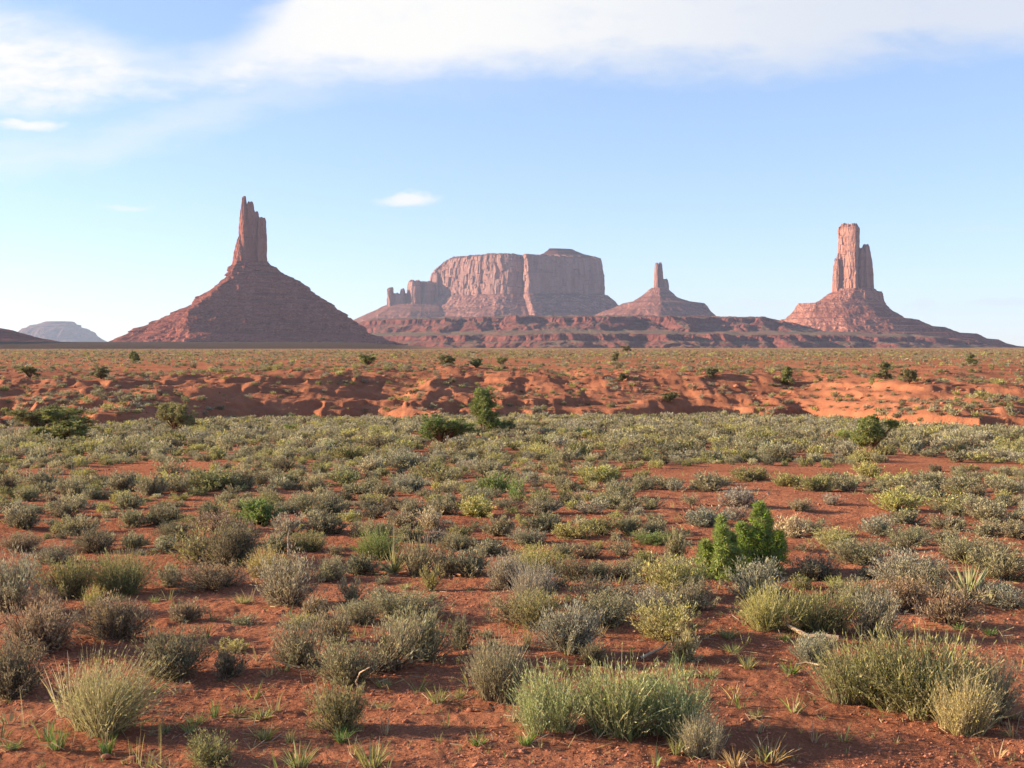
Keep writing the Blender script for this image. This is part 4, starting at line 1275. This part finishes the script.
def branchy(seed, n, length, up, r0, spread=1.0):
    r = np.random.default_rng(seed)
    lines = []
    for i in range(n):
        a = r.uniform(0, 6.283)
        p = np.array([0.03 * math.cos(a), 0.03 * math.sin(a), 0.0]); d = np.array([math.cos(a) * spread, math.sin(a) * spread, up])
        pts = [tuple(p)]
        L_ = length * r.uniform(0.5, 1.0)
        for k in range(5):
            d = unit(d + r.normal(0, 0.33, 3))
            p = p + d * L_ / 5
            p[2] = max(p[2], 0.01)
            pts.append(tuple(p))
            if k in (2, 3) and r.random() < 0.8:
                q = [tuple(p)]; dd = unit(d + r.normal(0, 0.7, 3)); pp = p.copy()
                for _ in range(3):
                    dd = unit(dd + r.normal(0, 0.2, 3)); pp = pp + dd * L_ / 9; pp[2] = max(pp[2], 0.01); q.append(tuple(pp))
                lines.append((q, r0 * 0.45, r0 * 0.15))
        lines.append((pts, r0 * r.uniform(0.6, 1.1), r0 * 0.2))
    return polyline_tubes(lines)


o = obj('dead_stump', mesh_np('dead_stump', *branchy(1201, 12, 0.8, 1.1, 0.06)), MAT_DEAD)
stand(o, 691, 524, 30, 27, zf=0.6)
tag(o, 'twisted dead brown stump with curling branches among grey sagebrush', 'dead stump')


def place_wood(name, verts_px, r0, r1, mat, label, cat, forks=()):
    lines = []
    base = None
    for k, pts in enumerate((verts_px,) + tuple(forks)):
        W3 = []
        for (x, y, lift) in pts:
            g = ground_at(x, y)
            W3.append((g[0], g[1], float(ground_z(g[0], g[1])) + lift))
        W3 = np.array(W3)
        if base is None:
            base = W3[0].copy()
        lines.append(([tuple(v) for v in W3 - base], r0 if k == 0 else r0 * 0.5, r1))
    o = obj(name, mesh_np(name, *polyline_tubes(lines), True), mat)
    o.location = base
    tag(o, label, cat)
    return o


place_wood('dead_log', [(838, 644, 0.03), (824, 643, 0.04), (808, 642, 0.035), (796, 638, 0.05), (787, 634, 0.06)], 0.03, 0.012, MAT_PALE, 'bleached fallen log lying in front of a green clump', 'log',
           ([(820, 643, 0.05), (806, 646, 0.03), (797, 645, 0.03)],))
place_wood('dead_branch', [(640, 661, 0.02), (652, 657, 0.03), (662, 656, 0.06), (668, 656, 0.10)], 0.012, 0.006, MAT_PALE, 'thin bleached branch poking up behind the long green clump', 'branch')
place_wood('dead_branch', [(300, 668, 0.01), (285, 667, 0.02), (276, 667, 0.05), (272, 667, 0.14)], 0.009, 0.004, MAT_PALE, 'thin bleached branch curving round the foot of a sagebrush', 'branch')
place_wood('dead_branch', [(795, 668, 0.02), (806, 667, 0.03), (818, 670, 0.02), (828, 672, 0.02)], 0.010, 0.005, MAT_PALE, 'thin pale branch on the ground left of the silvery bush clump', 'branch')
place_wood('dead_branch', [(440, 580, 0.02), (452, 577, 0.04), (461, 579, 0.03)], 0.020, 0.010, MAT_DEAD, 'short dark dead branch on bare soil right of the spiky yucca', 'branch')
place_wood('dead_branch', [(360, 692, 0.02), (356, 692, 0.07), (360, 692, 0.13), (370, 692, 0.16)], 0.008, 0.004, MAT_PALE, 'bare pale twig arching from a grey-green sagebrush', 'branch')
place_wood('dead_branch', [(548, 700, 0.05), (560, 696, 0.03), (572, 704, 0.02)], 0.010, 0.006, MAT_PALE, 'pale broken twig lying behind the long green clump', 'branch')

# dry flower stalks
STK = [(27, 482, 14), (48, 483, 19), (62, 483, 19), (73, 484, 22), (82, 483, 16), (107, 478, 10), (266, 561, 15), (288, 558, 26), (100, 446, 8), (329, 452, 10), (34, 440, 10)]
st_p = obj('dry_stalk', mesh_np('dry_stalk', *tubes(np.array([[(0, 0, -0.03), (0.01, 0, 0.35), (-0.015, 0.01, 0.7), (0.03, 0, 1.0)]], float), np.array([[0.02, 0.018, 0.016, 0.008]]), 5)), MAT_PALE)
for i, (x, y, h) in enumerate(STK):
    o = st_p if i == 0 else st_p.copy()
    if i:
        col.objects.link(o)
    g = ground_at(x, y)
    hh = h * g[1] / F
    o.location = (g[0], g[1], float(ground_z(g[0], g[1])))
    o.scale = (0.55, 0.55, hh)
    o.rotation_euler = (0, rng.normal(0, 0.08), rng.uniform(0, 6))
    tag(o, ['white dry stalk', 'pale dry stalk'][i % 2] + [' leftmost in a row of white stalks', ' second in the row of white stalks', ' middle of the row of white stalks', ' tallest in the row of white stalks', ' short one at the end of the row of white stalks',
                                                         ' small one apart from the row of white stalks', ' shorter of two beside a grey sagebrush', ' taller of two beside a grey sagebrush', ' far one below the round olive juniper', ' far one in scrub below the bank',
                                                         ' far one in front of the broad olive juniper'][i], 'dry stalk', 'dry flower stalks')

# tall loose grass stalks near the windblown bush
for i, (x, y, w, h, lb) in enumerate([(25, 728, 20, 62, 'single curved dry grass stalk left of the windblown pale bush'), (136, 768, 40, 66, 'thin tall grass stalks in front of the windblown pale bush'),
                                      (160, 766, 14, 80, 'tallest thin grass stalks right of the windblown pale bush')]):
    o = obj('grass_stalk', mesh_np('grass_stalk', *grass_shape(1300 + i, 3 + 3 * (i > 0), 1.0, 0.014 if i else 0.02, 0.22)), MAT_LEAF)
    stand(o, x, y, w, h, zf=0.9)
    tag(tinted(o, (0.42, 0.37, 0.17)), lb, 'grass stalk')

# ------------------------------------------------------------------ grass tufts (countable, near)
TUFT = Kind()
for i in range(5):
    o = obj('grass_tuft', mesh_np('grass_tuft', *grass_shape(1400 + i, 70, 1.0, 0.03, 0.55)), MAT_LEAF)
    TUFT.add(o)
TUFTS = [(57, 754, 24, 34, 'g'), (107, 756, 20, 24, 'g'), (215, 719, 12, 22, 'g'), (196, 727, 26, 12, 'y'), (238, 716, 24, 10, 'y'), (190, 735, 20, 14, 'y'), (438, 706, 26, 18, 'y'), (342, 744, 26, 18, 'g'),
         (372, 772, 44, 30, 'y'), (298, 772, 40, 26, 'y'), (478, 748, 26, 14, 'g'), (384, 690, 22, 10, 'y'), (265, 742, 24, 18, 'y'), (262, 722, 34, 12, 'y'), (402, 603, 20, 14, 's'), (525, 748, 20, 18, 'g'), (676, 756, 20, 20, 'y'),
         (712, 680, 20, 14, 'y'), (755, 720, 16, 12, 'y'), (790, 676, 24, 14, 'g'), (786, 644, 16, 12, 'g'), (748, 670, 22, 16, 'y'), (990, 637, 20, 10, 'g'), (958, 634, 16, 12, 'g'), (600, 640, 14, 20, 's'), (528, 650, 12, 26, 'y'),
         (118, 602, 22, 10, 'y'), (155, 603, 16, 8, 'y'), (54, 556, 18, 8, 'y'), (290, 747, 14, 20, 'y'), (770, 768, 50, 26, 's'), (735, 771, 30, 22, 's'), (460, 700, 16, 12, 'y'), (382, 712, 20, 10, 'y'), (560, 672, 18, 14, 'y'), (1015, 722, 20, 14, 's'), (12, 752, 20, 10, 'g'),
         (243, 606, 22, 12, 'y'), (405, 590, 14, 9, 'y'), (830, 700, 18, 8, 's'), (165, 735, 16, 14, 'y'), (322, 715, 20, 10, 'y'), (700, 700, 14, 8, 'y'), (733, 655, 22, 12, 'y'), (728, 640, 26, 14, 'y')]
TCOL = {'g': (0.16, 0.25, 0.06), 'y': (0.30, 0.30, 0.11), 's': (0.44, 0.30, 0.14)}
tl, seen = [], {}
for (x, y, w, h, t) in TUFTS:
    o = TUFT.take()
    stand(o, x, y, w, h, zf=0.85)
    tinted(o, TCOL[t])
    best = min(LAND, key=lambda L_: math.hypot(x - L_[1], (y - L_[2]) * 1.5))
    dx, dy = x - best[1], (y - best[2]) * 1.5
    rel = ('right of ' if dx > 0 else 'left of ') if abs(dx) > abs(dy) else ('in front of ' if dy > 0 else 'beyond ')
    tl.append((o, ({'g': 'fresh green', 'y': 'sparse yellow-green', 's': 'dry straw'}[t], rel + best[0]), math.hypot(dx, dy)))
for o, key, dist in sorted(tl, key=lambda q: q[2]):
    i = seen.get(key, 0); seen[key] = i + 1
    tag(o, f'{key[0]} grass tuft, {ORD[i]}nearest of its kind {key[1]}', 'grass tuft', 'grass tufts on the bare soil')

# ------------------------------------------------------------------ scrub beyond: the largest as shrubs of their own, the rest one mass
PL = np.array(placed)


def bare(x, y):
    """open red patches between the shrubs"""
    return fbm(x / 4.2, y / 5.5, seed=81, octaves=3)


def scatter(n, d0, d1, wmin, wmax, thr, gap, power=2.0):
    out = []
    grid = {}
    cell = 1.0
    def near(x, y, r):
        ix, iy = int(math.floor(x / cell)), int(math.floor(y / cell))
        for a in range(ix - 2, ix + 3):
            for b_ in range(iy - 2, iy + 3):
                for (qx, qy, qr) in grid.get((a, b_), ()):
                    if (qx - x) ** 2 + (qy - y) ** 2 < ((qr + r) * gap) ** 2:
                        return True
        return False
    for (qx, qy, qr) in placed:
        grid.setdefault((int(math.floor(qx / cell)), int(math.floor(qy / cell))), []).append((qx, qy, qr))
    u = rng.uniform(0, 1, n)
    D = np.sqrt(d0 ** 2 + u * (d1 ** 2 - d0 ** 2)) if power == 2.0 else d0 * (d1 / d0) ** u
    A = rng.uniform(-0.64, 0.64, n)
    X, Y = D * A, D
    Bv = bare(X, Y)
    Wv = wmin + (wmax - wmin) * rng.beta(1.6, 2.6, n)
    for i in range(n):
        if Bv[i] < thr:
            continue
        x, y, r = X[i], Y[i], Wv[i] * 0.5
        if near(x, y, r):
            continue
        out.append((x, y, Wv[i]))
        grid.setdefault((int(math.floor(x / cell)), int(math.floor(y / cell))), []).append((x, y, r))
    return out


def project(P):
    c, s = math.cos(PITCH), math.sin(PITCH)
    yy = P[1] * c - P[2] * s
    zz = P[1] * s + P[2] * c
    return 512 + F * P[0] / yy, 384 - F * zz / yy


tints_far = [('sage', 0.36), ('olive', 0.16), ('yellow', 0.14), ('grey', 0.12), ('dark', 0.12), ('pale', 0.10)]
tn, tp = [t for t, _ in tints_far], np.array([p for _, p in tints_far])

spots = (scatter(3800, 16.5, 32, 0.20, 0.62, -0.22, 0.98) + scatter(20500, 31, 92, 0.42, 1.0, -0.40, 1.03))
spots = [s for s in spots if s[1] < float(np.interp(512 + F * s[0] / s[1], FOOT_PX, FOOT_D)) + 1.5]
spots += [(x, y, w) for (x, y, w) in scatter(700, 7, 17, 0.12, 0.36, -0.1, 1.15)]
ranked = sorted(spots, key=lambda s: -s[2] / s[1])
n_more = max(0, 300 - N_SAGE)
for (x, y, w) in ranked[:n_more]:
    o = SAGE_MID.take()
    z = float(ground_z(x, y, False))
    hh = w * rng.uniform(0.32, 0.48)
    o.location = (x, y, z - 0.02)
    o.scale = (w, w * rng.uniform(0.85, 1.1), hh / 0.53)
    o.rotation_euler = (0, 0, rng.uniform(0, 6.28))
    t = tn[rng.choice(len(tn), p=tp)]
    tinted(o, TINT[t])
    px, py = project((x, y, z))
    zone = 'between near shrubs' if py > 540 else 'on the open flat' if py > 478 else 'in dense scrub'
    side = min(LAND, key=lambda L_: abs(px - L_[1]))[0]
    tag(o, f'small {WORD[t]} sagebrush {zone}, in line with {side}', 'shrub', 'sagebrush shrubs over the red flat')
rest = ranked[n_more:]


def cover_mesh(name, items, mats_lod, label, cat):
    """all remaining shrubs as one mass: items (x, y, width, height, tint)"""
    Vs, Qs, Ts, n = [], [], [], 0
    for (x, y, w, h, t) in items:
        d = math.hypot(x, y)
        lod = [l for l in mats_lod if d <= l[0]][0]
        V, Q = lod[1][rng.integers(len(lod[1]))]
        a = rng.uniform(0, 6.28)
        c, s = math.cos(a), math.sin(a)
        z = float(ground_z_cache[(x, y)])
        P = np.empty_like(V)
        P[:, 0] = (V[:, 0] * c - V[:, 1] * s) * w + x
        P[:, 1] = (V[:, 0] * s + V[:, 1] * c) * w + y
        P[:, 2] = V[:, 2] / 0.53 * h + z - 0.02
        Vs.append(P); Qs.append(Q + n); n += len(V)
        cc = np.array(TINT[t]) * (1 + rng.normal(0, 0.08))
        Ts.append(np.tile(cc, (len(Q), 1)))
    me = mesh_np(name, np.concatenate(Vs), np.concatenate(Qs), False, np.concatenate(Ts))
    return tag(obj(name, me, MAT_COVER), label, cat, kind='stuff')


LOD = [(34, [sage_shape(500 + i, 60, 15, 0.09, 0.03, stems=False)[0] for i in range(8)]),
       (62, [sage_shape(520 + i, 48, 11, 0.10, 0.038, stems=False)[0] for i in range(8)]),
       (130, [sage_shape(540 + i, 34, 7, 0.12, 0.06, stems=False)[0] for i in range(8)]),
       (99999, [sage_shape(560 + i, 9, 4, 0.26, 0.14, stems=False)[0] for i in range(8)])]
items = []
for (x, y, w) in rest:
    d = math.hypot(x, y)
    pale = d > 48
    t = (['yellow', 'grey', 'sage', 'olive', 'pale', 'sage', 'grey', 'sage', 'dark'][rng.integers(9)] if pale else tn[rng.choice(len(tn), p=tp)])
    items.append((x, y, w, w * rng.uniform(0.34, 0.52), t))
# shrubs on the bank and the flat above it
up = scatter(11500, 68, 260, 0.45, 1.4, -0.25, 0.85)
for (x, y, w) in up:
    foot = float(np.interp(512 + F * x / y, FOOT_PX, FOOT_D))
    s = y - foot
    if s < 1.5:
        continue
    keep = 0.55 if s < 22 else 0.4 if s < 34 else 0.7
    if rng.random() < keep:
        items.append((x, y, w * 0.75, w * rng.uniform(0.25, 0.42), ['sage', 'olive', 'dark', 'yellow', 'sage', 'brown', 'grey'][rng.integers(7)]))
for (x, y, w) in scatter(3400, 70, 128, 0.25, 0.9, -0.30, 1.0):
    foot = float(np.interp(512 + F * x / y, FOOT_PX, FOOT_D))
    if 1.5 < y - foot < 34:
        items.append((x, y, w, w * rng.uniform(0.28, 0.5), ['sage', 'olive', 'dark', 'brown', 'brown', 'grey', 'yellow'][rng.integers(7)]))
far = scatter(6400, 250, 1000, 0.9, 2.0, -0.25, 0.9, power=1)
for (x, y, w) in far:
    items.append((x, y, w, w * rng.uniform(0.25, 0.42), ['sage', 'brown', 'grey', 'yellow', 'olive', 'dark'][rng.integers(6)]))
_x = np.array([i[0] for i in items]); _y = np.array([i[1] for i in items])
_z = ground_z(_x, _y, False)
ground_z_cache = {(i[0], i[1]): z for i, z in zip(items, _z)}
cover_mesh('scrub', items, LOD, 'low grey-green scrub covering the far flat and the top of the bank', 'scrub')
for k in (SAGE_HI, SAGE_MID, RUSH_HI, RUSH_MID, TUFT):
    k.clean()


# ------------------------------------------------------------------ loose stones, clods, litter on the soil
def icos():
    t = (1 + 5 ** .5) / 2
    v = unit(np.array([(-1, t, 0), (1, t, 0), (-1, -t, 0), (1, -t, 0), (0, -1, t), (0, 1, t), (0, -1, -t), (0, 1, -t), (t, 0, -1), (t, 0, 1), (-t, 0, -1), (-t, 0, 1)], float))
    f = np.array([(0, 11, 5), (0, 5, 1), (0, 1, 7), (0, 7, 10), (0, 10, 11), (1, 5, 9), (5, 11, 4), (11, 10, 2), (10, 7, 6), (7, 1, 8), (3, 9, 4), (3, 4, 2), (3, 2, 6), (3, 6, 8), (3, 8, 9), (4, 9, 5), (2, 4, 11), (6, 2, 10), (8, 6, 7), (9, 8, 1)])
    return v, f


def build_gravel():
    v, f = icos()
    n = 68000
    D = 4.2 * (30 / 4.2) ** rng.uniform(0, 1, n) ** 1.15
    X = D * rng.uniform(-0.6, 0.6, n); Y = D
    keep = fbm(X / 0.9, Y / 0.9, seed=91, octaves=3) > rng.uniform(-0.5, 0.35, n)
    X, Y = X[keep], Y[keep]
    m = 2600
    db = rng.uniform(70, 112, m)
    X, Y = np.concatenate([X, db * rng.uniform(-0.5, 0.5, m)]), np.concatenate([Y, db]); n = len(X)
    Z = ground_z(X, Y)
    S = 0.003 + 0.034 * rng.beta(0.8, 11.0, n)
    S *= np.interp(np.hypot(X, Y), [4, 30, 60, 75], [0.9, 1.8, 8.0, 13.0])
    V = v[None] * (1 + rng.uniform(-0.3, 0.3, (n, 12)))[..., None] * S[:, None, None] * np.array([1.2, 1.0, 0.7]) * rng.uniform(0.75, 1.25, (n, 1, 3))
    V = V + np.stack([X, Y, Z + S * 0.25], 1)[:, None]
    Q = (f[None] + (np.arange(n) * 12)[:, None, None]).reshape(-1, 3)
    tag(obj('gravel', mesh_np('gravel', V.reshape(-1, 3), Q, False), MAT_STONE), 'small red stones and clods strewn over the bare soil', 'gravel', kind='stuff')


build_gravel()

for i, (x, y, w, lb) in enumerate([(470, 712, 9, 'pale orange stone on bare soil left of the long green clump'), (131, 764, 14, 'rounded pale stone at the lower edge, right of the thin grass stalks'),
                                   (104, 760, 12, 'reddish stone in front of the windblown pale bush'), (372, 696, 6, 'small pale stone in front of the grey-green sagebrush row')]):
    g = ground_at(x, y); s = w * g[1] / F / 2
    v, f = icos()
    vv = v * (1 + rng.uniform(-0.22, 0.22, (12, 1))) * np.array([1.1, 0.9, 0.75]) * s
    o = obj('stone', mesh_np('stone', vv, f, False), MAT_STONE)
    o.location = (g[0], g[1] + s, float(ground_z(g[0], g[1] + s)) + s * 0.4)
    md = o.modifiers.new('round', 'SUBSURF'); md.levels = md.render_levels = 1
    tag(o, lb, 'stone')


def build_litter():
    """dry twigs and thin grass lying and sprouting between the shrubs"""
    r = np.random.default_rng(77)
    near = [p for p in placed if 4 < p[1] < 16]
    pts = []
    for (x, y, w) in near:
        k = int(14 + 44 * w)
        a = r.uniform(0, 6.28, k); q = w * r.uniform(0.5, 1.5, k)
        pts.append(np.stack([x + q * np.cos(a), y + q * np.sin(a)], 1))
    P = np.concatenate(pts)
    n = len(P)
    Z = ground_z(P[:, 0], P[:, 1])
    C0 = np.stack([P[:, 0], P[:, 1], Z + 0.006], 1)
    d = unit(np.stack([r.normal(size=n), r.normal(size=n), np.abs(r.normal(0, 0.22, n))], 1))
    L_ = r.uniform(0.03, 0.13, n)
    ts = np.linspace(0, 1, 3)[None, :, None]
    C = C0[:, None] + d[:, None] * L_[:, None, None] * ts
    V, Q = ribbons(C, np.full((n, 3), 0.004) * r.uniform(0.6, 1.5, (n, 1)), r)
    tint = np.repeat(np.array([(0.36, 0.25, 0.15), (0.24, 0.14, 0.085), (0.46, 0.35, 0.21)])[r.integers(0, 3, n)], 2, 0)
    tag(obj('twig_litter', mesh_np('twig_litter', V, Q, False, tint), MAT_COVER), 'dry twig litter scattered under the shrubs', 'litter', kind='stuff')
    # sparse sprouts
    m = 2000
    D = 4.6 * (26 / 4.6) ** r.uniform(0, 1, m)
    X, Y = D * r.uniform(-0.5, 0.5, m), D
    Vs, Qs, Ts, k = [], [], [], 0
    tem = [grass_shape(1500 + i, 9, 1.0, 0.05, 0.7) for i in range(6)]
    Z = ground_z(X, Y)
    for i in range(m):
        V, Q = tem[r.integers(6)]
        h = r.uniform(0.025, 0.07) + 0.10 * (r.random() < 0.12)
        Vs.append(V * np.array([h, h, h]) + np.array([X[i], Y[i], Z[i]])); Qs.append(Q + k); k += len(V)
        Ts.append(np.tile([(0.20, 0.24, 0.08), (0.34, 0.31, 0.13), (0.42, 0.31, 0.16)][r.integers(3)], (len(Q), 1)))
    tag(obj('grass', mesh_np('grass', np.concatenate(Vs), np.concatenate(Qs), False, np.concatenate(Ts)), MAT_COVER), 'tiny sparse grass sprouts on the bare soil', 'grass', kind='stuff')


build_litter()
